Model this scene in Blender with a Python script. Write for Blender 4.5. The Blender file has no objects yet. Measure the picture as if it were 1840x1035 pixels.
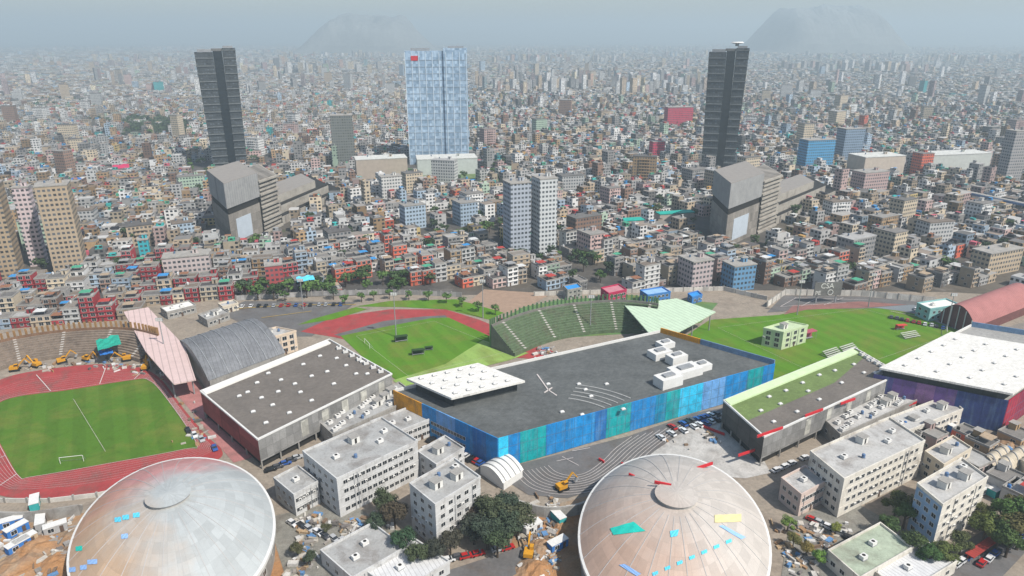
import bpy, bmesh, math, random
import numpy as np
from mathutils import Vector, Matrix, noise as mnoise
R = math.radians
rnd = random.Random(7)
scn = bpy.context.scene
COL = scn.collection

# ------------------------------------------------------------------ camera, world, sun, exposure
FP, HC = 1243.0, 140.0                       # focal length in 1840-px pixels, camera height in metres
PITCH = math.atan((517.5 - 66) / FP)
cam = bpy.data.cameras.new("camera")
cam.sensor_width = 36.0
cam.lens = FP / 1840 * 36.0
cam.clip_start, cam.clip_end = 1.0, 60000.0
camo = bpy.data.objects.new("camera", cam); COL.objects.link(camo)
camo.location = (0, 0, HC)
camo.rotation_euler = (math.pi / 2 - PITCH, 0, 0)
scn.camera = camo

SUN_EL, SUN_AZ = R(50), R(128)               # azimuth from +Y towards +X
world = bpy.data.worlds.new("World"); scn.world = world
world.use_nodes = True
wn = world.node_tree.nodes; wl = world.node_tree.links
bg = wn["Background"]
sky = wn.new("ShaderNodeTexSky"); sky.sky_type = 'NISHITA'; sky.sun_disc = False
sky.sun_elevation, sky.sun_rotation = SUN_EL, SUN_AZ
sky.air_density, sky.dust_density, sky.ozone_density = 1.2, 1.6, 1.2
wl.new(sky.outputs[0], bg.inputs[0]); bg.inputs[1].default_value = 0.115
sun = bpy.data.lights.new("sun", 'SUN'); sun.energy = 5.0; sun.angle = R(0.6); sun.color = (1.0, .95, .87)
suno = bpy.data.objects.new("sun", sun); COL.objects.link(suno)
sd = Vector((math.sin(SUN_AZ) * math.cos(SUN_EL), math.cos(SUN_AZ) * math.cos(SUN_EL), math.sin(SUN_EL)))
suno.rotation_euler = sd.to_track_quat('Z', 'Y').to_euler()
suno.location = (0, 0, 900)
scn.view_settings.view_transform = 'Standard'; scn.view_settings.look = 'None'
scn.view_settings.exposure = 0.25; scn.view_settings.gamma = 1.0
scn.cycles.use_denoising = True
scn.cycles.max_bounces = 4; scn.cycles.diffuse_bounces = 2; scn.cycles.glossy_bounces = 2
scn.cycles.volume_bounces = 0
HAZE_DENSITY = 0.00025
HAZE_COLOR = (.76, .92, 1.0)

# ------------------------------------------------------------------ helpers
def W(px, py, z=0.0):
    """surveyed picture point -> the place on the level z metres above the ground"""
    x = px - 920.0; y = FP * math.cos(PITCH) + (517.5 - py) * math.sin(PITCH)
    zz = -FP * math.sin(PITCH) + (517.5 - py) * math.cos(PITCH)
    t = (z - HC) / zz
    return Vector((x * t, y * t, z))
def proj(v):
    z = v[1] * math.cos(PITCH) - (v[2] - HC) * math.sin(PITCH)
    y = v[1] * math.sin(PITCH) + (v[2] - HC) * math.cos(PITCH)
    return 920 + FP * v[0] / z, 517.5 - FP * y / z

_m = {}
TONE = .84                                   # scales every base colour down to balance the stronger sun and exposure
def mat(name, col=None, rough=.85, var=.25, scale=.3, kind=None, spec=.2, metal=0.0, per_object=False, p=1.0):
    """procedural material: a base colour broken up by two scales of noise, plus an optional pattern"""
    if name in _m: return _m[name]
    m = bpy.data.materials.new(name); m.use_nodes = True; _m[name] = m
    n, l = m.node_tree.nodes, m.node_tree.links
    b = n["Principled BSDF"]
    b.inputs["Roughness"].default_value = rough
    b.inputs["Specular IOR Level"].default_value = spec
    b.inputs["Metallic"].default_value = metal
    if per_object:
        oi = n.new("ShaderNodeObjectInfo"); src = oi.outputs["Color"]
    else:
        rgb = n.new("ShaderNodeRGB"); rgb.outputs[0].default_value = (*col, 1); src = rgb.outputs[0]
    tc = n.new("ShaderNodeTexCoord"); co = tc.outputs["Object"]
    def math_(op, a, b_=None, c=None):
        k = n.new("ShaderNodeMath"); k.operation = op
        for i, v in enumerate((a, b_, c)):
            if v is None: continue
            if isinstance(v, (int, float)): k.inputs[i].default_value = v
            else: l.new(v, k.inputs[i])
        return k.outputs[0]
    def noise(sc, det=4.0, dist=0.0, rough_=.6):
        k = n.new("ShaderNodeTexNoise"); k.inputs["Scale"].default_value = sc; k.inputs["Detail"].default_value = det
        k.inputs["Roughness"].default_value = rough_; k.inputs["Distortion"].default_value = dist
        l.new(co, k.inputs["Vector"]); return k.outputs["Fac"]
    def mixc(f, a, b_, mode='MIX'):
        k = n.new("ShaderNodeMix"); k.data_type = 'RGBA'; k.blend_type = mode
        for i, v in ((0, f), (6, a), (7, b_)):
            if isinstance(v, (int, float)): k.inputs[i].default_value = v
            elif isinstance(v, tuple): k.inputs[i].default_value = (*v, 1)
            else: l.new(v, k.inputs[i])
        return k.outputs[2]
    def rng(v, a, b_, c, d):
        k = n.new("ShaderNodeMapRange"); l.new(v, k.inputs[0])
        for i, q in enumerate((a, b_, c, d)): k.inputs[i + 1].default_value = q
        return k.outputs[0]
    nz = math_('ADD', math_('MULTIPLY', noise(scale), .55), math_('MULTIPLY', noise(scale * 7.3, 3), .45))
    val = rng(nz, .33, .67, 1 - var, 1 + var)
    if kind == 'ribs':                       # corrugated sheet: ribs along one axis
        sx = n.new("ShaderNodeSeparateXYZ"); l.new(co, sx.inputs[0])
        r_ = math_('FRACT', math_('MULTIPLY', math_('ADD', math_('MULTIPLY', sx.outputs[0], .87), math_('MULTIPLY', sx.outputs[1], .5)), 1 / p))
        val = math_('MULTIPLY', val, rng(math_('PINGPONG', r_, .5), 0, .12, .62, 1.0))
    if kind == 'panels':                     # wall cladding: vertical panels of slightly different shade
        sx = n.new("ShaderNodeSeparateXYZ"); l.new(co, sx.inputs[0])
        a_ = math_('MULTIPLY', math_('ADD', sx.outputs[0], math_('MULTIPLY', sx.outputs[1], .7)), 1 / p)
        z_ = math_('MULTIPLY', sx.outputs[2], 1 / (p * 1.2))
        wn_ = n.new("ShaderNodeTexWhiteNoise"); wn_.noise_dimensions = '2D'
        cx = n.new("ShaderNodeCombineXYZ"); l.new(math_('FLOOR', a_), cx.inputs[0]); l.new(math_('FLOOR', z_), cx.inputs[1])
        l.new(cx.outputs[0], wn_.inputs["Vector"])
        seam = math_('MINIMUM', rng(math_('PINGPONG', math_('FRACT', a_), .5), 0, .03, .55, 1), rng(math_('PINGPONG', math_('FRACT', z_), .5), 0, .03, .6, 1))
        val = math_('MULTIPLY', math_('MULTIPLY', val, rng(wn_.outputs["Value"], 0, 1, .72, 1.22)), seam)
    if kind == 'sheets':                     # roofing felt laid in strips
        bt = n.new("ShaderNodeTexBrick"); bt.inputs["Scale"].default_value = 1 / p
        mp = n.new("ShaderNodeMapping"); mp.inputs["Rotation"].default_value[2] = R(-28); l.new(co, mp.inputs[0]); l.new(mp.outputs[0], bt.inputs["Vector"])
        bt.inputs["Color1"].default_value = (.9, .9, .9, 1); bt.inputs["Color2"].default_value = (1.08, 1.08, 1.08, 1)
        bt.inputs["Mortar"].default_value = (.7, .7, .7, 1); bt.inputs["Mortar Size"].default_value = .012
        src = mixc(1.0, src, bt.outputs["Color"], 'MULTIPLY')
    if kind == 'grass':                      # mown stripes and worn, drier patches
        sx = n.new("ShaderNodeSeparateXYZ"); l.new(co, sx.inputs[0])
        s_ = math_('FRACT', math_('MULTIPLY', math_('ADD', math_('MULTIPLY', sx.outputs[0], .86), math_('MULTIPLY', sx.outputs[1], .5)), 1 / 9.))
        val = math_('MULTIPLY', val, rng(math_('PINGPONG', s_, .5), .22, .28, .95, 1.05))
        src = mixc(rng(noise(.055, 6, .5), .47, .70, 0, .75), src, (.19, .20, .045))
        src = mixc(rng(noise(.35, 5), .52, .75, 0, .5), src, (.05, .13, .02))
    if kind == 'weathered':                  # streaks run down from the top edge, patches fade
        mp = n.new("ShaderNodeMapping"); mp.inputs["Scale"].default_value = (1.2, 1.2, .1); l.new(co, mp.inputs[0])
        sk = n.new("ShaderNodeTexNoise"); sk.inputs["Scale"].default_value = .8; sk.inputs["Detail"].default_value = 5; l.new(mp.outputs[0], sk.inputs["Vector"])
        src = mixc(rng(sk.outputs["Fac"], .48, .78, 0, .4), src, (.22, .36, .42))
        src = mixc(rng(noise(.16, 6, .7), .52, .72, 0, .45), src, (.02, .10, .22))
    if kind == 'dirt':
        src = mixc(rng(noise(.06, 6, .8), .42, .62, 0, 1), src, (.32, .25, .18))
        src = mixc(rng(noise(.25, 5), .55, .7, 0, .7), src, (.19, .11, .07))
    if kind == 'city':
        src = mixc(rng(noise(.012, 6), .45, .65, 0, 1), src, (.13, .11, .085))
        src = mixc(rng(noise(.09, 4), .58, .7, 0, .7), src, (.2, .18, .16))
        src = mixc(rng(noise(.03, 5), .62, .7, 0, .8), src, (.06, .09, .04))
    if kind == 'stains':
        src = mixc(rng(noise(.12, 6, .6), .5, .72, 0, .6), src, (.13, .10, .08))
        mp = n.new("ShaderNodeMapping"); mp.inputs["Scale"].default_value = (1.6, 1.6, .12); l.new(co, mp.inputs[0])
        sk = n.new("ShaderNodeTexNoise"); sk.inputs["Scale"].default_value = .9; sk.inputs["Detail"].default_value = 4; l.new(mp.outputs[0], sk.inputs["Vector"])
        src = mixc(rng(sk.outputs["Fac"], .55, .75, 0, .4), src, (.16, .14, .12))
    if kind == 'facade_grid':                # rows of windows by storey, in metres, on a plain vertical wall
        sx = n.new("ShaderNodeSeparateXYZ"); l.new(co, sx.inputs[0])
        geo = n.new("ShaderNodeNewGeometry"); sn = n.new("ShaderNodeSeparateXYZ"); l.new(tc.outputs["Normal"], sn.inputs[0])
        ax = math_('ABSOLUTE', sn.outputs[0]); ay = math_('ABSOLUTE', sn.outputs[1]); az = math_('ABSOLUTE', sn.outputs[2])
        u = math_('ADD', math_('MULTIPLY', sx.outputs[0], math_('GREATER_THAN', ay, .6)), math_('MULTIPLY', sx.outputs[1], math_('GREATER_THAN', ax, .6)))
        fu = math_('FRACT', math_('ADD', math_('MULTIPLY', u, 1 / (2.6 * p)), 100)); fv = math_('FRACT', math_('MULTIPLY', sx.outputs[2], 1 / 3.0))
        mk = math_('MULTIPLY', math_('LESS_THAN', math_('ABSOLUTE', math_('SUBTRACT', fu, .5)), .30), math_('LESS_THAN', math_('ABSOLUTE', math_('SUBTRACT', fv, .55)), .24))
        mk = math_('MULTIPLY', mk, math_('LESS_THAN', az, .5))
        wn_ = n.new("ShaderNodeTexWhiteNoise"); wn_.noise_dimensions = '2D'; cx = n.new("ShaderNodeCombineXYZ")
        l.new(math_('FLOOR', math_('MULTIPLY', u, 1 / (2.6 * p))), cx.inputs[0]); l.new(math_('FLOOR', math_('MULTIPLY', sx.outputs[2], 1 / 3.0)), cx.inputs[1]); l.new(cx.outputs[0], wn_.inputs["Vector"])
        gl = mixc(wn_.outputs["Value"], (.02, .025, .03), (.12, .14, .16))
        src = mixc(math_('MULTIPLY', mk, .95), src, gl)
    if kind == 'glass_tower':                # curtain wall: panes of differing blue, muted to put haze into the colour
        sx = n.new("ShaderNodeSeparateXYZ"); l.new(co, sx.inputs[0])
        wn_ = n.new("ShaderNodeTexWhiteNoise"); wn_.noise_dimensions = '2D'; cx = n.new("ShaderNodeCombineXYZ")
        l.new(math_('FLOOR', math_('MULTIPLY', math_('ADD', sx.outputs[0], sx.outputs[1]), 1 / 2.6)), cx.inputs[0]); l.new(math_('FLOOR', math_('MULTIPLY', sx.outputs[2], 1 / 3.6)), cx.inputs[1]); l.new(cx.outputs[0], wn_.inputs["Vector"])
        cr = n.new("ShaderNodeValToRGB"); l.new(wn_.outputs["Value"], cr.inputs[0])
        cr.color_ramp.elements[0].color = (.22, .32, .43, 1); cr.color_ramp.elements[1].color = (.48, .62, .76, 1)
        e = cr.color_ramp.elements.new(.45); e.color = (.30, .42, .56, 1)
        src = cr.outputs[0]
    if kind == 'dome':                       # membrane roof in radial gores and rings, each panel a little different
        sx = n.new("ShaderNodeSeparateXYZ"); l.new(co, sx.inputs[0])
        X = math_('MULTIPLY', sx.outputs[0], 1 / 26.); Y = math_('MULTIPLY', sx.outputs[1], 1 / 38.)
        an = math_('MULTIPLY', math_('ADD', math_('ARCTAN2', Y, X), 7), 48 / 6.2832)
        rr = math_('MULTIPLY', math_('SQRT', math_('ADD', math_('MULTIPLY', X, X), math_('MULTIPLY', Y, Y))), 11)
        wn_ = n.new("ShaderNodeTexWhiteNoise"); wn_.noise_dimensions = '2D'; cx = n.new("ShaderNodeCombineXYZ")
        l.new(math_('FLOOR', an), cx.inputs[0]); l.new(math_('FLOOR', rr), cx.inputs[1]); l.new(cx.outputs[0], wn_.inputs["Vector"])
        seam = math_('MINIMUM', rng(math_('PINGPONG', math_('FRACT', an), .5), 0, .035, .86, 1), rng(math_('PINGPONG', math_('FRACT', rr), .5), 0, .03, .9, 1))
        val = math_('MULTIPLY', math_('MULTIPLY', val, rng(wn_.outputs["Value"], 0, 1, .90, 1.06)), seam)
        src = mixc(rng(noise(.18, 6, 1.2), .55, .75, 0, .2), src, (.34, .32, .29))
        if p > 1.5:                          # pink and sand coloured cloth on the far left, grey elsewhere
            far = rng(math_('ADD', math_('SUBTRACT', math_('SUBTRACT', sx.outputs[1], 12), math_('MULTIPLY', sx.outputs[0], .35)), math_('MULTIPLY', math_('SUBTRACT', noise(.08), .5), 26)), -6, 8, 0, 1)
            src = mixc(math_('MULTIPLY', far, .85), src, (.60, .25, .235))
            lf = rng(math_('ADD', math_('ADD', math_('MULTIPLY', sx.outputs[0], -1), math_('MULTIPLY', sx.outputs[1], -.15)), math_('MULTIPLY', math_('SUBTRACT', noise(.1), .5), 26)), 2, 20, 0, .8)
            src = mixc(lf, src, (.56, .36, .21))
        else:
            lf = rng(math_('ADD', math_('MULTIPLY', math_('ADD', sx.outputs[0], sx.outputs[1]), -1), math_('MULTIPLY', math_('SUBTRACT', noise(.09), .5), 30)), -2, 34, 0, .7)
            src = mixc(lf, src, (.56, .34, .23))
    val = math_('MULTIPLY', val, TONE)
    hv = n.new("ShaderNodeHueSaturation"); l.new(src, hv.inputs["Color"]); l.new(val, hv.inputs["Value"])
    l.new(hv.outputs[0], b.inputs["Base Color"])
    return m

class MB:
    """collects faces; build() links them as one mesh object"""
    def __init__(s, xf=None): s.v, s.f, s.mi, s.mats, s.xf, s.cur = [], [], [], [], xf, None
    def m(s, mt):
        if mt not in s.mats: s.mats.append(mt)
        s.cur = s.mats.index(mt); return s
    def face(s, pts):
        k = len(s.v); s.v += [tuple(p) for p in pts]; s.f.append(tuple(range(k, k + len(pts)))); s.mi.append(s.cur or 0); return s
    def box(s, x0, x1, y0, y1, z0, z1, bottom=False):
        a = [(x0, y0), (x1, y0), (x1, y1), (x0, y1)]
        s.prism(a, z0, z1, bottom); return s
    def rbox(s, cx, cy, z0, lx, ly, lz, rz=0):
        c, q = math.cos(rz), math.sin(rz)
        s.prism([(cx + x * c - y * q, cy + x * q + y * c) for x, y in ((-lx / 2, -ly / 2), (lx / 2, -ly / 2), (lx / 2, ly / 2), (-lx / 2, ly / 2))], z0, z0 + lz, True); return s
    def prism(s, poly, z0, z1, bottom=False):
        n_ = len(poly)
        for i in range(n_):
            a, b = poly[i], poly[(i + 1) % n_]
            s.face([(a[0], a[1], z0), (b[0], b[1], z0), (b[0], b[1], z1), (a[0], a[1], z1)])
        s.face([(p[0], p[1], z1) for p in poly])
        if bottom: s.face([(p[0], p[1], z0) for p in reversed(poly)])
        return s
    def bar(s, a, b, w, h=None):
        a, b = Vector(a), Vector(b); d = (b - a).normalized(); h = h or w
        up = Vector((0, 0, 1)) if abs(d.z) < .95 else Vector((1, 0, 0))
        x = d.cross(up).normalized() * w / 2; y = x.cross(d).normalized() * h / 2
        A = [a - x - y, a + x - y, a + x + y, a - x + y]; B = [q + (b - a) for q in A]
        for i in range(4): s.face([A[i], A[(i + 1) % 4], B[(i + 1) % 4], B[i]])
        s.face(A[::-1]); s.face(B); return s
    def cyl(s, cx, cy, z0, z1, r, n_=10, r1=None):
        r1 = r if r1 is None else r1
        A = [(cx + r * math.cos(t * 2 * math.pi / n_), cy + r * math.sin(t * 2 * math.pi / n_), z0) for t in range(n_)]
        B = [(cx + r1 * math.cos(t * 2 * math.pi / n_), cy + r1 * math.sin(t * 2 * math.pi / n_), z1) for t in range(n_)]
        for i in range(n_): s.face([A[i], A[(i + 1) % n_], B[(i + 1) % n_], B[i]])
        s.face(B); return s
    def mesh(s, name):
        me = bpy.data.meshes.new(name)
        v = [s.xf(p) for p in s.v] if s.xf else s.v
        me.from_pydata([tuple(p) for p in v], [], s.f)
        for mt in s.mats: me.materials.append(mt)
        me.polygons.foreach_set("material_index", s.mi)
        return me
    def build(s, name, parent=None, loc=None):
        o = bpy.data.objects.new(name, s.mesh(name)); COL.objects.link(o)
        if parent: o.parent = parent
        if loc is not None: o.location = loc
        return o

def tag(o, label, cat, group=None):
    o["label"] = label; o["category"] = cat
    if group: o["group"] = group
    return o
def thing(name, label, cat, loc=(0, 0, 0), rz=0, group=None):
    o = bpy.data.objects.new(name, None); COL.objects.link(o); o.empty_display_size = .5
    o.location = loc; o.rotation_euler = (0, 0, rz); return tag(o, label, cat, group)
def place(name, me, parent=None, loc=(0, 0, 0), rz=0, color=None):
    o = bpy.data.objects.new(name, me); COL.objects.link(o); o.location = loc; o.rotation_euler = (0, 0, rz)
    if parent: o.parent = parent
    if color: o.color = (*color, 1)
    return o
def copy_tree(o, parent=None):
    c = o.copy(); COL.objects.link(c)
    if parent: c.parent = parent
    for ch in o.children: copy_tree(ch, c)
    return c

def smooth(pts, k=6, closed=True):
    """Catmull-Rom through plan points"""
    n_ = len(pts); out = []
    for i in range(n_ if closed else n_ - 1):
        g = (lambda j: pts[j % n_]) if closed else (lambda j: pts[min(max(j, 0), n_ - 1)])
        a, b, c, d = g(i - 1), g(i), g(i + 1), g(i + 2)
        for q in range(k):
            t = q / k
            out.append(tuple(.5 * (2 * b[e] + (c[e] - a[e]) * t + (2 * a[e] - 5 * b[e] + 4 * c[e] - d[e]) * t * t + (3 * b[e] - a[e] - 3 * c[e] + d[e]) * t ** 3) for e in (0, 1)))
    if not closed: out.append(tuple(pts[-1]))
    return out
LAYER = 0.0
def sheet(name, pxs, z, m, sm=False):
    global LAYER
    LAYER += .004; z += LAYER
    pts = [tuple(W(*p)[:2]) for p in pxs]
    if sm: pts = smooth(pts)
    bm = bmesh.new(); vs = [bm.verts.new((p[0], p[1], z)) for p in pts]
    f = bm.faces.new(vs); f.normal_update()
    if f.normal.z < 0: f.normal_flip()
    bmesh.ops.triangulate(bm, faces=bm.faces[:])
    me = bpy.data.meshes.new(name); bm.to_mesh(me); bm.free(); me.materials.append(m)
    o = bpy.data.objects.new(name, me); COL.objects.link(o); o["kind"] = "structure"; return o
def ribbon(mb, pts, w, z):
    for i in range(len(pts) - 1):
        a, b = Vector((*pts[i][:2], z)), Vector((*pts[i + 1][:2], z)); d = (b - a)
        if d.length < 1e-4: continue
        nrm = Vector((-d.y, d.x, 0)).normalized() * w / 2
        mb.face([a - nrm, b - nrm, b + nrm, a + nrm])

class Frame:
    """skew plan frame of a building: origin at its near corner, u along its right-hand front, v along its left-hand front"""
    def __init__(s, L, B, Rr, h):
        l, b, r = W(*L, h), W(*B, h), W(*Rr, h)
        s.o = Vector((b.x, b.y, 0)); s.lu = (r - b).length; s.lv = (l - b).length
        s.eu = (r - b) / s.lu; s.ev = (l - b) / s.lv; s.h = h
    def __call__(s, p): q = s.eu * p[0] + s.ev * p[1]; return (q.x, q.y, p[2])
    def w(s, u, v, z=0): q = s.o + s.eu * u + s.ev * v; return Vector((q.x, q.y, z))
EXCL = []                                    # plan circles kept free of scattered houses and trees
def keep_clear(f, grow=3):
    n_ = 4
    for i in range(n_):
        for j in range(n_):
            EXCL.append((*f.w(f.lu * (i + .5) / n_, f.lv * (j + .5) / n_)[:2], max(f.lu, f.lv) / n_ * .75 + grow))

# ------------------------------------------------------------------ colours
WHITE = (.74, .73, .70)
conc = mat("concrete", (.36, .345, .32), var=.22, scale=.25, kind='stains')
conc_dark = mat("dark_concrete", (.17, .165, .16), var=.3, scale=.2)
white_paint = mat("white_paint", WHITE, var=.1, scale=.2, rough=.6)
line_paint = mat("line_paint", (.62, .56, .53), var=.15, scale=.5)
cream = mat("cream_paint", (.66, .58, .46), var=.12, scale=.2)
glass = mat("window_glass", (.025, .03, .036), rough=.12, var=.3, scale=.4, spec=.5)
dark = mat("dark_opening", (.03, .028, .026), var=.3)
steel = mat("painted_steel", (.30, .31, .32), rough=.5, var=.2)
tyre = mat("tyre_rubber", (.02, .02, .02), var=.2)
paint_any = mat("any_paint", per_object=True, var=.16, scale=.25, rough=.75)
car_any = mat("car_paint", per_object=True, var=.05, scale=.5, rough=.3, spec=.5)
roof_any = mat("any_roof", per_object=True, var=.3, scale=.35, rough=.9)
facade_any = mat("any_facade", per_object=True, var=.12, scale=.1, kind='facade_grid')
red_sheet = mat("red_cloth", (.62, .03, .04), var=.18, scale=.4, rough=.7)

# ------------------------------------------------------------------ ground
def ground():
    mb = MB().m(mat("city_ground", (.085, .08, .075), kind='city', var=.3, scale=.05))
    rings = [0, 300, 800, 2000, 5000, 10000, 20000]; n_ = 48
    for i in range(len(rings) - 1):
        for k in range(n_):
            a, b = k * 2 * math.pi / n_, (k + 1) * 2 * math.pi / n_
            q = [(rings[i] * math.cos(a), rings[i] * math.sin(a), 0), (rings[i + 1] * math.cos(a), rings[i + 1] * math.sin(a), 0),
                 (rings[i + 1] * math.cos(b), rings[i + 1] * math.sin(b), 0), (rings[i] * math.cos(b), rings[i] * math.sin(b), 0)]
            mb.face(q if i else [q[0], q[1], q[2]])
    o = mb.build("ground"); o["kind"] = "structure"
ground()
infield_turf = mat("field_turf", (.085, .175, .022), kind='grass', spec=0.0, var=.2, scale=.35)  # darker green of the left infield
grass = mat("turf", (.105, .235, .022), kind='grass', spec=0.0, var=.16, scale=.35)
grass_pale = mat("pale_turf", (.28, .42, .10), kind='grass', var=.18, scale=.35)
grass_dark = mat("dark_turf", (.06, .13, .03), kind='grass', var=.25, scale=.35)
red_track = mat("red_track", (.37, .055, .055), var=.2, scale=.2, kind='stains')
grey_asph = mat("grey_asphalt", (.145, .14, .138), var=.22, scale=.15, kind='stains')
bluegrey = mat("blue_grey_asphalt", (.20, .225, .24), var=.2, scale=.15)
brownish = mat("worn_paving", (.23, .205, .18), var=.25, scale=.2, kind='stains')
dirt = mat("bare_earth", (.38, .20, .09), var=.3, scale=.25, kind='dirt')
pinkpave = mat("pink_paving", (.44, .19, .18), var=.2, scale=.25, kind='stains')

sheet("complex_ground", [(-500, 640), (0, 590), (250, 548), (440, 536), (700, 530), (880, 530), (1000, 522), (1380, 522), (1700, 525), (2400, 560), (2600, 1900), (-900, 1900)], .02,
      mat("pale_paving", (.32, .27, .215), var=.28, scale=.12, kind='stains'))
sheet("dirt_ground", [(-300, 935), (160, 922), (330, 905), (560, 960), (620, 1300), (-300, 1300)], .06, dirt)
sheet("dirt_path", [(930, 925), (1060, 890), (1130, 1300), (850, 1300)], .06, dirt)
sheet("asphalt_lot", [(395, 562), (440, 541), (640, 543), (600, 575), (560, 605), (480, 605)], .06, grey_asph)
sheet("earth_lot", [(830, 552), (870, 520), (990, 528), (935, 560), (880, 566)], .06, mat("tan_earth", (.36, .25, .18), var=.2))
sheet("lawn", [(535, 584), (560, 574), (640, 552), (660, 556), (600, 574)], .09, grass)
sheet("lawn", [(640, 551), (700, 541), (820, 538), (905, 562), (880, 575), (800, 556), (720, 552)], .09, grass)
sheet("grass_field_track", [(540, 596), (600, 570), (700, 556), (800, 556), (862, 575), (995, 632), (960, 646), (900, 640), (760, 640), (600, 606)], .06, red_track)
sheet("asphalt_strip", [(600, 602), (690, 577), (760, 569), (800, 567), (806, 573), (740, 588), (620, 606)], .09, grey_asph)
sheet("grass_field", [(612, 604), (700, 586), (775, 572), (806, 571), (945, 634), (835, 664), (722, 690), (650, 640)], .13, grass)
sheet("pale_lawn", [(706, 684), (800, 655), (842, 628), (868, 612), (950, 635), (915, 648), (800, 676), (722, 696)], .17, grass_pale)
sheet("lawn", [(900, 575), (940, 552), (1000, 540), (1130, 530), (1290, 545), (1260, 580), (1130, 600), (960, 610)], .06, mat("mid_turf", (.12, .22, .08), kind='grass', var=.2, scale=.35))
sheet("playing_field", [(1232, 604), (1275, 575), (1400, 566), (1450, 553), (1560, 548), (1640, 564), (1720, 588), (1762, 602), (1700, 616), (1615, 650), (1560, 672), (1480, 705), (1340, 720)], .06, grass)
sheet("park", [(690, 300), (905, 312), (905, 342), (720, 338)], .05, mat("park_turf", (.14, .22, .10), kind='grass', var=.25, scale=.1))
sheet("sports_court", [(1378, 562), (1408, 531), (1548, 533), (1680, 545), (1600, 554), (1450, 556)], .09, grey_asph)
sheet("red_court", [(1408, 566), (1425, 549), (1545, 542), (1630, 548), (1560, 553), (1450, 557)], .12, mat("faded_red_court", (.27, .13, .11), var=.25, scale=.2))
sheet("asphalt_lot", [(1570, 553), (1640, 548), (1770, 575), (1800, 596), (1760, 606), (1700, 586), (1640, 562)], .09, bluegrey)
sheet("service_road", [(1540, 684), (1620, 652), (1760, 604), (1830, 582), (2000, 548), (2100, 580), (1700, 680), (1600, 712)], .10, brownish)
sheet("pink_plaza", [(285, 672), (345, 668), (368, 705), (440, 778), (478, 815), (420, 832), (392, 800), (340, 735)], .07, pinkpave)
sheet("grey_track", [(890, 846), (1130, 784), (1250, 742), (1330, 728), (1240, 768), (1175, 812), (1110, 866), (1020, 896), (950, 890), (915, 868)], .10, grey_asph)
sheet("plaza", [(1150, 800), (1240, 760), (1320, 735), (1385, 850), (1340, 860), (1180, 850)], .06, mat("white_paving", (.5, .48, .45), var=.25, scale=.2, kind='stains'))
sheet("road", [(1560, 1060), (1690, 1000), (1850, 905), (2050, 820), (2100, 860), (1850, 985), (1760, 1080)], .06, grey_asph)
sheet("yard", [(1420, 930), (1530, 900), (1640, 960), (1560, 1000), (1460, 1060), (1400, 1060)], .05, mat("damp_yard", (.24, .23, .2), var=.35, scale=.3, kind='stains'))
sheet("yard", [(480, 930), (620, 900), (740, 970), (720, 1060), (520, 1060)], .05, _m["damp_yard"])
sheet("road", [(700, 1060), (930, 985), (960, 960), (985, 1000), (860, 1070)], .06, grey_asph)

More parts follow.
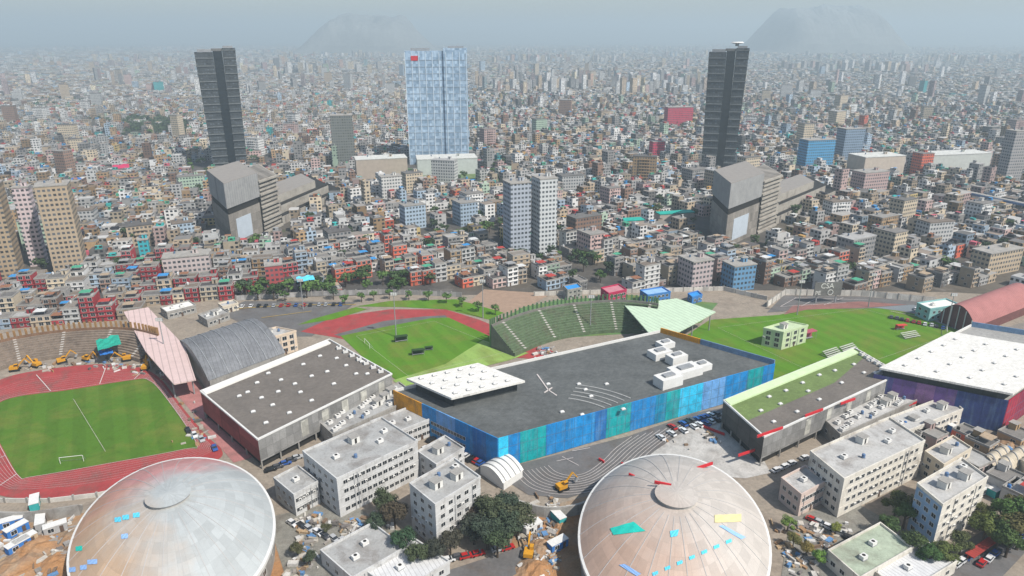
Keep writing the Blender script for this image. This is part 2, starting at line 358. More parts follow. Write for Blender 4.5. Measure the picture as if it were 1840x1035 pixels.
# running track on the left, with lane lines
OUT = [(-70, 730), (-30, 700), (23, 675), (115, 660), (180, 655), (240, 658), (285, 678), (330, 735), (372, 784), (398, 808), (392, 826), (330, 850), (240, 874), (165, 888), (90, 895), (10, 893), (-50, 865), (-85, 800)]
INN = [(-14, 745), (0, 724), (40, 712), (120, 702), (235, 684), (266, 684), (295, 712), (352, 797), (330, 808), (200, 832), (60, 857), (36, 857), (10, 815), (-8, 778)]
track = sheet("running_track", OUT, .06, red_track, sm=True)
sheet("infield_grass", INN, .10, infield_turf, sm=True)
def lane_lines():
    ctr = W(150, 770)
    def polar(pxs):
        P = smooth([tuple(W(*q)[:2]) for q in pxs], 10); an = [(math.atan2(p[1] - ctr.y, p[0] - ctr.x), math.hypot(p[0] - ctr.x, p[1] - ctr.y)) for p in P]
        an.sort(); a = np.array(an); th = np.linspace(-math.pi, math.pi, 241)
        return th, np.interp(th, np.r_[a[:, 0] - 2 * math.pi, a[:, 0], a[:, 0] + 2 * math.pi], np.tile(a[:, 1], 3))
    th, ro = polar(OUT); _, ri = polar(INN)
    mb = MB().m(line_paint)
    for k in range(8):
        t = .03 + k * .085
        r_ = ri * (1 - t) + ro * t
        ribbon(mb, [(ctr.x + r * math.cos(a), ctr.y + r * math.sin(a)) for a, r in zip(th, r_)], .07 if k else .16, .40)
    for a0 in (-2.3, -1.75, 1.6, 1.95, 2.4):
        i = int((a0 + math.pi) / (2 * math.pi) * 240); a = th[i]
        ribbon(mb, [(ctr.x + r * math.cos(a), ctr.y + r * math.sin(a)) for r in (ri[i] * .96 + ro[i] * .04, ri[i] * .2 + ro[i] * .8)], .3, .404)
    o = mb.build("lane_markings"); o["kind"] = "structure"
    mb = MB().m(line_paint)                  # faint pitch markings on the turf
    A = [(20, 735), (245, 702), (318, 790), (60, 836)]
    P = [tuple(W(*q)[:2]) for q in A]; pass
    a, b = W(132, 718), W(190, 813); ribbon(mb, [a, b], .1, .40)
    for F_ in ([(640, 605), (780, 578), (915, 632), (735, 678)], [(1290, 590), (1550, 556), (1715, 600), (1480, 680)]):
        P = [tuple(W(*q)[:2]) for q in F_]; ribbon(mb, P + P[:1], .09, .40)
    o = mb.build("pitch_markings"); o["kind"] = "structure"
    mb = MB().m(line_paint)
    o1 = smooth([tuple(W(*q)[:2]) for q in [(925, 852), (955, 878), (1010, 890), (1075, 880), (1130, 846), (1175, 806), (1235, 762)]], 8, False)
    i1 = smooth([tuple(W(*q)[:2]) for q in [(985, 838), (1000, 850), (1025, 856), (1055, 850), (1085, 828), (1105, 808), (1135, 786)]], 8, False)
    for k in range(9):
        t = k / 8; ribbon(mb, [(p[0] * (1 - t) + q[0] * t, p[1] * (1 - t) + q[1] * t) for p, q in zip(o1, i1)], .17, .40)
    for a, b in (((1010, 822), (1040, 838)), ((1000, 830), (1030, 824)), ((1028, 812), (1060, 806))): ribbon(mb, [W(*a), W(*b)], .25, .41)
    o = mb.build("lane_markings"); o["kind"] = "structure"
    mb = MB().m(mat("yellow_line_paint", (.55, .36, .04), var=.2))
    ribbon(mb, [W(420, 556), W(520, 549), W(640, 548)], .5, .40); ribbon(mb, [W(470, 572), W(560, 560)], .4, .40)
    o = mb.build("lot_markings"); o["kind"] = "structure"
    mb = MB().m(line_paint)
    for a, b in (((1402, 552), (1430, 536)), ((1440, 551), (1470, 536)), ((1480, 549), (1515, 536)), ((1402, 552), (1520, 545)), ((1430, 536), (1560, 540)), ((1600, 560), (1690, 578)), ((1640, 556), (1740, 580))): ribbon(mb, [W(*a), W(*b)], .3, .40)
    o = mb.build("court_markings"); o["kind"] = "structure"
lane_lines()

# ------------------------------------------------------------------ shared small meshes
def win_mesh(w, h, name="window"):
    mb = MB().m(white_paint)
    t = .09
    mb.box(-w / 2, w / 2, -.05, .02, -h / 2, -h / 2 + t, True); mb.box(-w / 2, w / 2, -.05, .02, h / 2 - t, h / 2, True)
    mb.box(-w / 2, -w / 2 + t, -.049, .02, -h / 2 + t, h / 2 - t); mb.box(w / 2 - t, w / 2, -.049, .02, -h / 2 + t, h / 2 - t)
    mb.box(-.03, .03, -.045, .02, -h / 2 + t, h / 2 - t)
    mb.m(glass).face([(-w / 2 + t, -.02, -h / 2 + t), (w / 2 - t, -.02, -h / 2 + t), (w / 2 - t, -.02, h / 2 - t), (-w / 2 + t, -.02, h / 2 - t)])
    return mb.mesh(name)
WIN, WIN_W, WIN_BIG = win_mesh(1.7, 1.5), win_mesh(2.6, 1.5), win_mesh(2.2, 2.0)
DOOR = MB().m(mat("door_paint", (.12, .08, .06), var=.2)).box(-.5, .5, -.05, .02, 0, 2.1, True).m(steel).box(.32, .42, -.09, -.05, 1.0, 1.1, True).mesh("door")
def skylight_mesh():
    mb = MB().m(steel).box(-.9, .9, -.6, .6, 0, .3).m(white_paint)
    mb.box(-.8, .8, -.5, .5, .3, .5)
    a = [(-.8, -.5), (.8, -.5), (.8, .5), (-.8, .5)]
    for i in range(4): p, q = a[i], a[(i + 1) % 4]; mb.face([(*p, .5), (*q, .5), (q[0] * .5, q[1] * .5, .8), (p[0] * .5, p[1] * .5, .8)])
    mb.face([(p[0] * .5, p[1] * .5, .8) for p in a]); return mb.mesh("skylight")
SKYLIGHT = skylight_mesh()
TANK = MB().m(roof_any).cyl(0, 0, .25, 1.35, .55, 10).cyl(0, 0, 1.35, 1.6, .55, 10, .2).m(steel).box(-.5, .5, -.5, .5, 0, .25).mesh("water_tank")
HUT = MB().m(paint_any).box(-1.5, 1.5, -1.3, 1.3, 0, 2.4).m(conc).box(-1.7, 1.7, -1.5, 1.5, 2.4, 2.55, True).m(dark).box(-.4, .4, -1.33, -1.3, .1, 2.0).mesh("stair_hut")
AC = MB().m(white_paint).box(-1, 1, -.7, .7, .2, 1.3).m(dark).cyl(0, 0, 1.3, 1.34, .5, 10).m(steel).box(-1.1, 1.1, -.8, .8, 0, .2).mesh("air_unit")
def wins(parent, f, side, n_, rows, z0, dz, me, inset=.0, pad=.06):
    """windows on a front of a skew building: side 'u' is the right-hand front, 'v' the left-hand one"""
    L_ = f.lu if side == 'u' else f.lv
    for r in range(rows):
        for k in range(n_):
            t = L_ * (pad + (1 - 2 * pad) * (k + .5) / n_)
            q = f((t, -.02, 0)) if side == 'u' else f((-.02, t, 0))
            e = f.eu if side == 'u' else -f.ev
            place("window", me, parent, (q[0], q[1], z0 + r * dz), math.atan2(e.y, e.x))

# ------------------------------------------------------------------ the two long grey halls
def hall(L, B, Rr, label, roof_m, far_m, dark_m, skylights, rows, gutter):
    f = Frame(L, B, Rr, 12); keep_clear(f)
    t = thing("sports_hall", label, "sports hall", f.o)
    u, v, h = f.lu, f.lv, f.h
    cl = mat("grey_cladding", (.27, .265, .255), kind='panels', var=.25, scale=.3, p=3.2)
    mb = MB(f).m(cl)                                     # body above a recessed, open ground storey
    mb.face([(0, 0, 3.2), (u, 0, 3.2), (u, 0, h), (0, 0, h)]); mb.m(dark_m).face([(0, v, 3.2), (0, 0, 3.2), (0, 0, h), (0, v, h)])  # left front's darker cladding paints in the shade on that side
    mb.m(cl).face([(u, 0, 0), (u, v, 0), (u, v, h), (u, 0, h)]).face([(u, v, 0), (0, v, 0), (0, v, h), (u, v, h)]).face([(0, v, 3.2), (u, v, 3.2), (u, 0, 3.2), (0, 0, 3.2)])
    mb.build("wall", t)
    MB(f).m(dark).box(1.2, u - .05, 1.4, v - .05, 0, 3.15).build("recessed_storey", t)
    col = MB().m(conc).cyl(0, 0, 0, 3.2, .3, 8).mesh("column")
    for k in range(9): place("column", col, t, f((.4 + (u - .8) * k / 8, .4, 0)))
    for k in range(1, 5): place("column", col, t, f((.4, .4 + (v - .8) * k / 4, 0)))
    mb = MB(f).m(roof_m).face([(0, 0, h - .2), (u, 0, h - .2), (u, v, h - .2), (0, v, h - .2)])
    if far_m: mb.m(far_m).face([(0, v * .42, h - .15), (u * .62, v * .42, h - .15), (u, v * .72, h - .15), (u, v, h - .15), (0, v, h - .15)])
    roof = mb.build("roof", t)
    mb = MB(f).m(white_paint)
    mb.box(-.15, u + .15, -.25, .35, h - .3, h + .35, True); mb.box(-.25, .35, .351, v - .351, h - .3, h + .34, True); mb.box(u - .35, u + .15, .351, v - .351, h - .3, h + .34, True); mb.box(-.15, u + .15, v - .35, v + .15, h - .3, h + .35, True)
    mb.build("parapet", t)
    MB(f).m(gutter).box(.36, u * .97, v - 4.2, v - .36, h - .14, h + .55, True).build("roof_edge_canopy", roof)
    for p in skylights:
        q = W(*p, h) - f.o; den = f.eu.x * f.ev.y - f.eu.y * f.ev.x
        a, b = (q.x * f.ev.y - q.y * f.ev.x) / den, (f.eu.x * q.y - f.eu.y * q.x) / den
        if 2 < a < u - 2 and 2 < b < v - 5.5: place("skylight", SKYLIGHT, roof, (q.x, q.y, h - .15), .5)
    # lighter infill panels, service boxes along the far roof edge
    for k in range(5):
        a = u * (.28 + .15 * k)
        MB(f).m(mat("pale_panel", (.46, .45, .40), kind='panels', var=.2, p=1.7)).box(a, a + 3.0, -.08, .02, 4.5 + (k % 2) * 2, h - 1.2, True).build("facade_panel", t)
    for k in range(7): place("air_unit", AC, roof, f((u - 2.2, v * (.1 + .11 * k), h - .15)), .4)
    return t, f
sk_b = [(500, 650), (470, 662), (545, 655), (482, 671), (505, 683), (560, 676), (462, 688), (530, 690), (605, 644), (588, 668), (622, 657), (650, 650), (575, 640), (640, 672), (540, 705), (500, 704), (470, 715), (445, 705), (490, 728), (520, 742), (455, 740), (478, 760), (600, 690), (560, 720), (660, 672), (430, 712)]
brown_roof = mat("grey_brown_roof", (.18, .158, .138), kind='sheets', var=.2, scale=.08, p=2.2)
hallB, fB = hall((360, 703), (463, 790), (704, 672), "long grey-brown hall with white skylights between the red track and the middle field",
     brown_roof, None, mat("red_brown_cladding", (.32, .085, .08), kind='panels', var=.25, p=3.2), sk_b, 3, mat("white_sheet", (.8, .78, .73), var=.08))
sk_e = [(x + 912, y - 2) for x, y in sk_b if x > 440]
hallE, fE = hall((1300, 720), (1373, 785), (1617, 672), "long grey hall with green far roof half and red strips on its front",
     brown_roof, mat("green_roof", (.16, .225, .075), kind='sheets', var=.22, scale=.08, p=2.2), mat("shaded_brown_cladding", (.10, .09, .08), kind='panels', var=.25, p=3.2), sk_e, 3, mat("pale_green_sheet", (.62, .76, .46), var=.1))

# ------------------------------------------------------------------ swimming centre with the coloured fronts, and its twin on the right
def tint(name, c): return mat(name, c, kind='weathered' if c[2] > c[0] * 2 else 'stains', var=.34, scale=.35, rough=.55, spec=.3)
def coloured_centre(L, B, Rr, h, label, left_cols, right_cols, roof_m, rise, far_edge):
    f = Frame(L, B, Rr, h); keep_clear(f)
    t = thing("swimming_centre", label, "sports centre", f.o)
    u, v = f.lu, f.lv
    MB(f).m(conc_dark).box(.2, u - .2, .2, v - .2, 0, h - .3).build("wall", t)
    MB(f).m(roof_m).face([(.1, .1, h - .25), (u - .1, .1, h - .25), (u - .1, v - .1, h - .25), (.1, v - .1, h - .25)]).build("roof", t)
    for a, b, c, z0 in right_cols: MB(f).m(tint(*c)).box(a * u, b * u - .06, -.2, .19, z0, h + .5, True).build("facade_panel", t)
    jm = mat("panel_joint", (.10, .16, .24), var=.3)
    for k in range(1, 34): MB(f).m(jm).box(u * k / 34 - .05, u * k / 34 + .05, -.23, -.195, .3, h + .45, True).build("panel_joint", t)
    for z_ in (4.2, 8.2): MB(f).m(jm).box(.1, u - .1, -.235, -.197, z_, z_ + .12, True).build("panel_joint", t)
    for a, b, c, z0 in left_cols: MB(f).m(tint(*c)).box(-.2, .19, a * v, b * v - .06, z0, h + .5, True).build("facade_panel", t)
    for a, b, c in far_edge: MB(f).m(tint(*c)).box(u - .5, u, a * v, b * v - .05, h - .25, h + 2.2, True).build("parapet", t)
    MB(f).m(white_paint).box(.2, u - .5, v - .5, v, h - .25, h + .9, True).build("parapet", t)
    if rise:                                            # raised white roof; clerestory walls near-black to paint in the overhang's shadow
        (u0, u1, v0, v1, hh, over) = rise
        blk = MB(f).m(mat("shaded_clerestory", (.06, .065, .065), kind='panels', var=.3, p=2.4)).box(u0 + over, u1 - .3, v0 + over, v1 - .3, h - .25, h + hh).build("clerestory", t)
        MB(f).m(mat("white_roofing", (.78, .76, .71), var=.08, scale=.15, kind='sheets', p=3.0)).box(u0, u1, v0, v1, h + hh, h + hh + .8, True).build("raised_roof", t)
        for i in range(5):
            for j in range(4):
                q = f((u0 + (u1 - u0) * (i + .7) / 5.6, v0 + (v1 - v0) * (j + .5) / 4, h + hh + .8))
                place("roof_vent", SKYLIGHT, t, q, .5)
    return t, f
TEAL, BLUE, DEEP, CYAN, SKYB, ORANGE = ("teal_panel", (.0, .36, .38)), ("blue_panel", (.006, .23, .58)), ("deep_blue_panel", (.015, .16, .46)), ("cyan_panel", (.03, .55, .85)), ("sky_blue_panel", (.16, .40, .78)), ("orange_panel", (.80, .34, .01))
rc = [(0, .03, CYAN), (.03, .065, BLUE), (.065, .145, TEAL), (.145, .23, BLUE), (.23, .305, ("mid_blue_panel", (.01, .27, .66))), (.305, .345, DEEP), (.345, .43, TEAL), (.43, .52, BLUE), (.52, .56, ("sea_panel", (.0, .24, .42))), (.56, .61, TEAL), (.61, .70, CYAN), (.70, .79, SKYB), (.79, .885, ("mid_blue_panel", (0, 0, 0))), (.885, .95, TEAL), (.95, 1.0, BLUE)]
lc = [(.0, .10, BLUE), (.10, .22, DEEP), (.22, .38, BLUE), (.38, .56, SKYB), (.56, .70, ("mid_blue_panel", (0, 0, 0))), (.70, 1.0, ORANGE)]
grey_roof = mat("dark_grey_roof", (.12, .127, .125), kind='sheets', var=.3, scale=.09, p=3.4)
poolD, fD = coloured_centre((707, 703), (895, 790), (1392, 655), 12, "grey-roofed swimming centre wrapped in blue, teal and orange panels",
    [(a, b, c, .25) for a, b, c in lc], [(a, b, c, .25) for a, b, c in rc], grey_roof, (4, 34, 27, 51, 4.5, 3.5), [(.0, .62, ("grey_blue_panel", (.17, .28, .45))), (.62, .99, ORANGE)])
def pool_details():
    f, t, h = fD, poolD, fD.h
    for k in range(12):                                  # windows of the lower left front
        for r in range(2):
            q = f((-.21, f.lv * (.30 + .027 * k), 0)); e = -f.ev
            place("window", WIN, t, (q[0], q[1], 3.0 + r * 3.2), math.atan2(e.y, e.x))
    # curved walkways and service rows on the roof
    c0 = W(985, 770, h); rail = mat("roof_walkway", (.36, .36, .35), var=.2)
    for k, r in enumerate((24, 27, 30, 33, 36)):
        mb = MB().m(rail)
        pts = [(c0.x + r * 1.15 * math.cos(a) - f.o.x, c0.y + r * .95 * math.sin(a) - f.o.y) for a in np.linspace(-.05, 1.25, 24)]
        den = f.eu.x * f.ev.y - f.eu.y * f.ev.x
        ins = lambda q: 2 < (f.eu.x * q[1] - f.eu.y * q[0]) / den < f.lv - 2 and 2 < (q[0] * f.ev.y - q[1] * f.ev.x) / den < f.lu - 2
        for i in range(23):
            if ins(pts[i]) and ins(pts[i + 1]): mb.bar((*pts[i], h - .1), (*pts[i + 1], h - .1), .55, .22)
        if mb.f: mb.build("roof_walkway", t)
    for (x, y) in ((1040, 690), (1052, 700), (1062, 712), (1046, 745), (1120, 735), (1010, 740), (985, 690), (1090, 690)):
        q = W(x, y, h) - f.o; place("roof_vent", SKYLIGHT, t, (q.x, q.y, h - .25), .4)
    # white plant sheds on the far right of the roof
    for (x, y, lx, ly, lz) in ((1185, 640, 9, 6, 3), (1215, 650, 8, 5, 3.6), (1230, 672, 13, 7, 3.2), (1200, 690, 10, 6, 4), (1260, 662, 7, 5, 2.6), (1195, 622, 7, 5, 2.4)):
        q = W(x, y, h) - f.o
        MB().m(white_paint).rbox(q.x, q.y, h - .25, lx, ly, lz, R(28)).m(steel).rbox(q.x, q.y, h - .25 + lz, lx * .5, ly * .4, .7, R(28)).build("plant_shed", t)
    mb = MB().m(line_paint)
    for a, b in (((965, 672), (985, 700)), ((978, 705), (992, 696)), ((985, 700), (1000, 710))):
        p, q = W(*a, h) - f.o, W(*b, h) - f.o; mb.bar((p.x, p.y, h - .12), (q.x, q.y, h - .12), .5, .2)
    mb.build("roof_hatch_rails", t)
pool_details()
PURPLE, MAUVE, NAVY, REDP = ("purple_panel", (.17, .09, .30)), ("mauve_panel", (.30, .15, .34)), ("navy_panel", (.03, .055, .20)), ("red_panel", (.40, .012, .05))
poolF, fF = coloured_centre((1570, 674), (1812, 722), (1960, 620), 13, "white-roofed centre with purple, navy and red fronts at the right edge",
    [(0, .16, NAVY, .25), (.16, .36, ("navy_panel", (0, 0, 0)), .25), (.36, .52, PURPLE, 2), (.52, .66, MAUVE, 5), (.66, .84, PURPLE, 5), (.84, 1, ("deep_purple_panel", (.10, .09, .28)), 6)],
    [(0, .12, REDP, .25), (.12, .4, ("dark_red_panel", (.26, .012, .05)), .25), (.4, 1, REDP, .25)], mat("light_grey_roof", (.36, .35, .33), kind='sheets', var=.2, scale=.1, p=3), (-1, 60, -1, 43, 3.2, 3.0), [(0, .99, ("grey_blue_panel", (0, 0, 0)))])

# ------------------------------------------------------------------ vaulted halls
def vault(name, cat, label, L, B, Rr, h, rise, roof_m, wall_m, rib_n=0, seg=14, along='u'):
    f = Frame(L, B, Rr, h); keep_clear(f)
    t = thing(name, label, cat, f.o); u, v = f.lu, f.lv
    MB(f).m(wall_m).box(.15, u - .15, .15, v - .15, 0, h).build("wall", t)
    mb = MB(f).m(roof_m); g = MB(f).m(wall_m)
    q = [(k / seg) for k in range(seg + 1)]; z = [h + rise * math.sin(math.pi * a) ** .8 for a in q]
    for k in range(seg):
        if along == 'u': mb.face([(-.3, v * q[k], z[k]), (u + .3, v * q[k], z[k]), (u + .3, v * q[k + 1], z[k + 1]), (-.3, v * q[k + 1], z[k + 1])])
        else: mb.face([(u * q[k], -.3, z[k]), (u * q[k + 1], -.3, z[k + 1]), (u * q[k + 1], v + .3, z[k + 1]), (u * q[k], v + .3, z[k])])
    r = mb.build("roof", t)
    for x in ((.05, u - .05) if along == 'u' else (.05, v - .05)):
        pts = [(x, v * a, b) for a, b in zip(q, z)] if along == 'u' else [(u * a, x, b) for a, b in zip(q, z)]
        pts = [(p[0], p[1], p[2] - .05) for p in pts]
        g.face(pts if x > 1 else pts[::-1])
    g.build("gable", t)
    for k in range(rib_n):
        a = (k + .5) / rib_n; mb = MB(f).m(steel)
        for j in range(seg):
            if along == 'u': mb.bar((u * a, v * q[j], z[j] + .1), (u * a, v * q[j + 1], z[j + 1] + .1), .35, .25)
            else: mb.bar((u * q[j], v * a, z[j] + .1), (u * q[j + 1], v * a, z[j + 1] + .1), .35, .25)
        mb.build("roof_rib", t)
    return t, f
vault("vaulted_hall", "sports hall", "grey barrel-roofed hall with orange stains behind the grey-brown hall", (322, 612), (376, 684), (512, 634), 8, 5,
      mat("stained_grey_sheet", (.21, .215, .225), kind='ribs', var=.28, scale=.12, p=1.6), conc, 6)
tR, fR = vault("vaulted_hall", "sports hall", "hall with a faded red arched roof beside the blue-grey lot", (1690, 562), (1752, 588), (1860, 545), 5, 8,
      mat("faded_red_sheet", (.40, .17, .16), kind='ribs', var=.15, scale=.15, p=1.5), mat("dull_red_wall", (.17, .07, .065), var=.3), 0)
for k in range(5):
    q = fR((-.4, fR.lv * (.1 + .2 * k), 0)); MB().m(white_paint).bar((q[0], q[1], 0), (q[0], q[1], 5 + 7.2 * math.sin(math.pi * (.1 + .2 * k)) ** .8), .35).build("gable_post", tR)
for i, (L, B, Rr, lab) in enumerate((((1762, 822), (1786, 842), (1818, 822), "beige barrel-roofed shed, leftmost of three below the red and navy front"), ((1790, 826), (1812, 848), (1850, 824), "beige barrel-roofed shed, middle of three below the red and navy front"), ((1826, 828), (1850, 852), (1890, 826), "beige barrel-roofed shed, rightmost of three below the red and navy front"))):
    vault("vaulted_shed", "shed", lab, L, B, Rr, 4, 2.4, mat("beige_sheet", (.55, .48, .37), kind='ribs', var=.15, p=1.2), cream, 3, 10)
vault("vaulted_shed", "shed", "long white rounded shed at the foot of the blue panelled corner", (862, 838), (905, 868), (940, 845), 3, 2.6, mat("white_sheet"), white_paint, 4, 10)

# ------------------------------------------------------------------ domes
def dome(px, label, p, base):
    a = W(*px, 20); rx, ry, hr, ht = 26.0, 38.0, 9.0, 20.0
    EXCL.append((a.x, a.y, 42))
    rz = -math.atan2(a.x, a.y); cr_, sr_ = math.cos(rz), math.sin(rz)
    t = thing("domed_arena", label, "arena", (a.x, a.y, 0), rz)
    loc_ = lambda x, y: ((x - a.x) * cr_ + (y - a.y) * sr_, -(x - a.x) * sr_ + (y - a.y) * cr_)
    m_ = mat("dome_membrane_%d" % int(p), base, kind='dome', var=.06, scale=.12, rough=.55, p=p)
    mb = MB().m(m_); NR, NA = 14, 72
    def pt(i, k):
        r = i / NR; an = k * 2 * math.pi / NA
        return (rx * r * math.cos(an), ry * r * math.sin(an), hr + (ht - hr) * (1 - r ** 2.2))
    for i in range(1, NR):
        for k in range(NA):
            mb.face([pt(i, k), pt(i + 1, k), pt(i + 1, k + 1), pt(i, k + 1)])
    o = mb.build("roof", t)
    for pl in o.data.polygons: pl.use_smooth = True
    mb = MB().m(conc)
    E_ = lambda s, z: [(rx * s * math.cos(k * 2 * math.pi / NA), ry * s * math.sin(k * 2 * math.pi / NA), z) for k in range(NA)]
    A, B = E_(.97, 0), E_(.97, hr)
    for k in range(NA): mb.face([A[k], A[(k + 1) % NA], B[(k + 1) % NA], B[k]])
    mb.build("wall", t)
    mb = MB().m(white_paint); A, B, C = E_(1.012, hr - .9), E_(1.012, hr + .12), E_(.985, hr + .3)
    for k in range(NA): j = (k + 1) % NA; mb.face([A[k], A[j], B[j], B[k]]); mb.face([B[k], B[j], C[j], C[k]])
    mb.build("eaves_ring", t)
    mb = MB().m(mat("ring_sheet", (.44, .42, .39), var=.15)).cyl(0, 0, ht - .6, ht + .9, 5.4, 28).m(m_).cyl(0, 0, ht + .9, ht + 1.5, 5.9, 28, .6)
    mb.build("crown_ring", t)
    rib = mat("dome_seam", (.47, .46, .45), var=.1)
    for k in range(24):
        mb = MB().m(rib)
        for i in range(3, NR): mb.bar((*pt(i, k * 3)[:2], pt(i, k * 3)[2] + .03), (*pt(i + 1, k * 3)[:2], pt(i + 1, k * 3)[2] + .03), .16, .12)
        mb.build("roof_rib", t)
    for k in range(0, NA, 3):
        an = (k + .5) * 2 * math.pi / NA
        place("window", WIN_BIG, t, (rx * .972 * math.cos(an), ry * .972 * math.sin(an), 4.5), math.atan2(ry * math.sin(an) * rx * rx, rx * math.cos(an) * ry * ry) + math.pi / 2)
    return t, (a, loc_), (lambda x, y: hr + (ht - hr) * (1 - min(1, math.hypot(loc_(x, y)[0] / rx, loc_(x, y)[1] / ry)) ** 2.2))
domeL, aL, zL = dome((303, 893), "pale grey dome with a pink and sand coloured far side beside the bare earth", 2.0, (.45, .475, .475))
domeR, aR, zR = dome((1215, 893), "cream-white dome with teal sheets and cyan dashes in front of the coloured centre", 1.0, (.54, .495, .45))
def on_dome(px, py, zf):
    z = 15.
    for _ in range(8): q = W(px, py, z); z = zf(q.x, q.y)
    return q
def cloth(name, cat, label, pxs, zf, m, group=None):
    """sheet lying on a dome, following its curve"""
    n_ = 6; a, b, c, d = pxs; mb = MB().m(m)
    def P(i, j):
        s, t_ = i / n_, j / n_
        x = (a[0] * (1 - s) + b[0] * s) * (1 - t_) + (d[0] * (1 - s) + c[0] * s) * t_
        y = (a[1] * (1 - s) + b[1] * s) * (1 - t_) + (d[1] * (1 - s) + c[1] * s) * t_
        q = on_dome(x, y, zf); return (q.x, q.y, q.z + .16 + .05 * math.sin(i * 2.1 + j * 1.3))
    for i in range(n_):
        for j in range(n_): mb.face([P(i, j + 1), P(i + 1, j + 1), P(i + 1, j), P(i, j)])
    return tag(mb.build(name), label, cat, group)
teal_cloth, cyan_cloth, blue_cloth = mat("teal_tarpaulin", (.02, .62, .50), var=.12, scale=1), mat("cyan_tarpaulin", (.12, .62, .85), var=.1, scale=1), mat("pale_blue_tarpaulin", (.30, .50, .85), var=.1, scale=1)
cloth("tarpaulin", "tarpaulin", "large teal tarpaulin spread over the cream-white dome", [(1096, 950), (1138, 938), (1160, 955), (1102, 962)], zR, teal_cloth)
cloth("tarpaulin", "tarpaulin", "small cyan tarpaulin right of the large teal one on the dome", [(1204, 955), (1220, 952), (1217, 964), (1205, 966)], zR, cyan_cloth)
cloth("tarpaulin", "tarpaulin", "pale yellow strip of cloth on the dome's right slope", [(1284, 926), (1332, 924), (1332, 938), (1284, 940)], zR, mat("pale_yellow_cloth", (.74, .64, .33), var=.1))
cloth("tarpaulin", "tarpaulin", "upper pale blue strip slanting down the dome's right side", [(1292, 946), (1298, 944), (1340, 966), (1332, 970)], zR, blue_cloth)
cloth("tarpaulin", "tarpaulin", "blue strip at the bottom of the dome right of the teal sheet", [(1112, 1016), (1122, 1014), (1152, 1032), (1144, 1036)], zR, blue_cloth)
for i in range(7):
    x = 1172 + i * 22; y = 1030 - i * 9.6
    cloth("roof_patch", "patch", "cyan square patch on the dome, number %s up the slanting row" % ("one two three four five six seven".split()[i]), [(x, y), (x + 10, y - 4), (x + 11, y + 2), (x + 1, y + 6)], zR, cyan_cloth, "cyan patches in a row on the dome")
for i, (x, y) in enumerate(((212, 934), (226, 930), (245, 926), (224, 964), (142, 986), (166, 1010), (150, 1020), (130, 1024))):
    lab = ["cyan-blue patch left in the trio on the grey dome", "cyan patch in the middle of the trio on the grey dome", "blue patch right in the trio on the grey dome", "pale blue patch alone below the trio on the grey dome", "teal-green patch near the grey dome's left rim", "pale blue long patch low on the grey dome's left slope", "pale blue short patch low on the grey dome's left slope", "blue patch lowest on the grey dome's left rim"][i]
    w_ = 12 if i != 5 else 18
    cloth("roof_patch", "patch", lab, [(x - w_ / 2, y - 3), (x + w_ / 2, y - 5), (x + w_ / 2, y + 4), (x - w_ / 2, y + 5)], zL, teal_cloth if i == 4 else (cyan_cloth if i < 3 else blue_cloth), "small coloured patches on the grey dome")
# red strips laid on roofs and walls
def red_strip(a, b, z, where):
    p, q = W(*a, z), W(*b, z); t = thing("red_banner", where, "banner", (p.x, p.y, z), group="red strips along the grey hall and dome")
    d = q - p; MB().m(red_sheet).bar((0, 0, .35), (d.x, d.y, .35), .45, .9).build("cloth", t)
    pm = MB().m(steel).cyl(0, 0, -.2, 1.0, .07, 6).mesh("post")
    place("post", pm, t, (0, 0, 0)); place("post", pm, t, (d.x, d.y, 0))
for a, b, z, w_ in (((1360, 786), (1406, 770), 12.4, "red banner on the near corner of the grey hall's parapet"), ((1446, 749), (1478, 737), 12.4, "red banner midway along the grey hall's parapet"),
                    ((1510, 727), (1536, 718), 12.4, "red banner two thirds along the grey hall's parapet"), ((1575, 734), (1600, 725), 5, "red banner above the low roofs, left of the last one"),
                    ((1622, 733), (1646, 724), 5, "rightmost red banner above the low cluttered roofs"), ((1516, 758), (1548, 746), 5, "red banner at the foot of the grey hall's far front"),
                    ((1408, 788), (1446, 773), 6, "red banner low on the grey hall's front, nearest its corner"), ((1326, 820), (1362, 808), 4, "red banner between the cream-white dome and the grey hall corner"),
                    ((1244, 846), (1280, 834), zR(*W(1262, 840, 14)[:2]) + .9, "red banner lying high on the cream-white dome"), ((1255, 764), (1302, 782), .4, "red banner on the pale plaza under the teal corner"),
                    ((1076, 826), (1086, 832), .3, "short red banner on the grey lane lines"), ((1116, 834), (1136, 842), .3, "red banner between the lane lines and the dome"), ((1130, 854), (1158, 866), zR(*W(1144, 860, 10)[:2]) + 1.2, "red banner on the dome's far left rim"),
                    ((1176, 868), (1206, 874), zR(*W(1190, 871, 17)[:2]) + 1.4, "red banner just behind the dome's crown ring")):
    red_strip(a, b, z, w_)

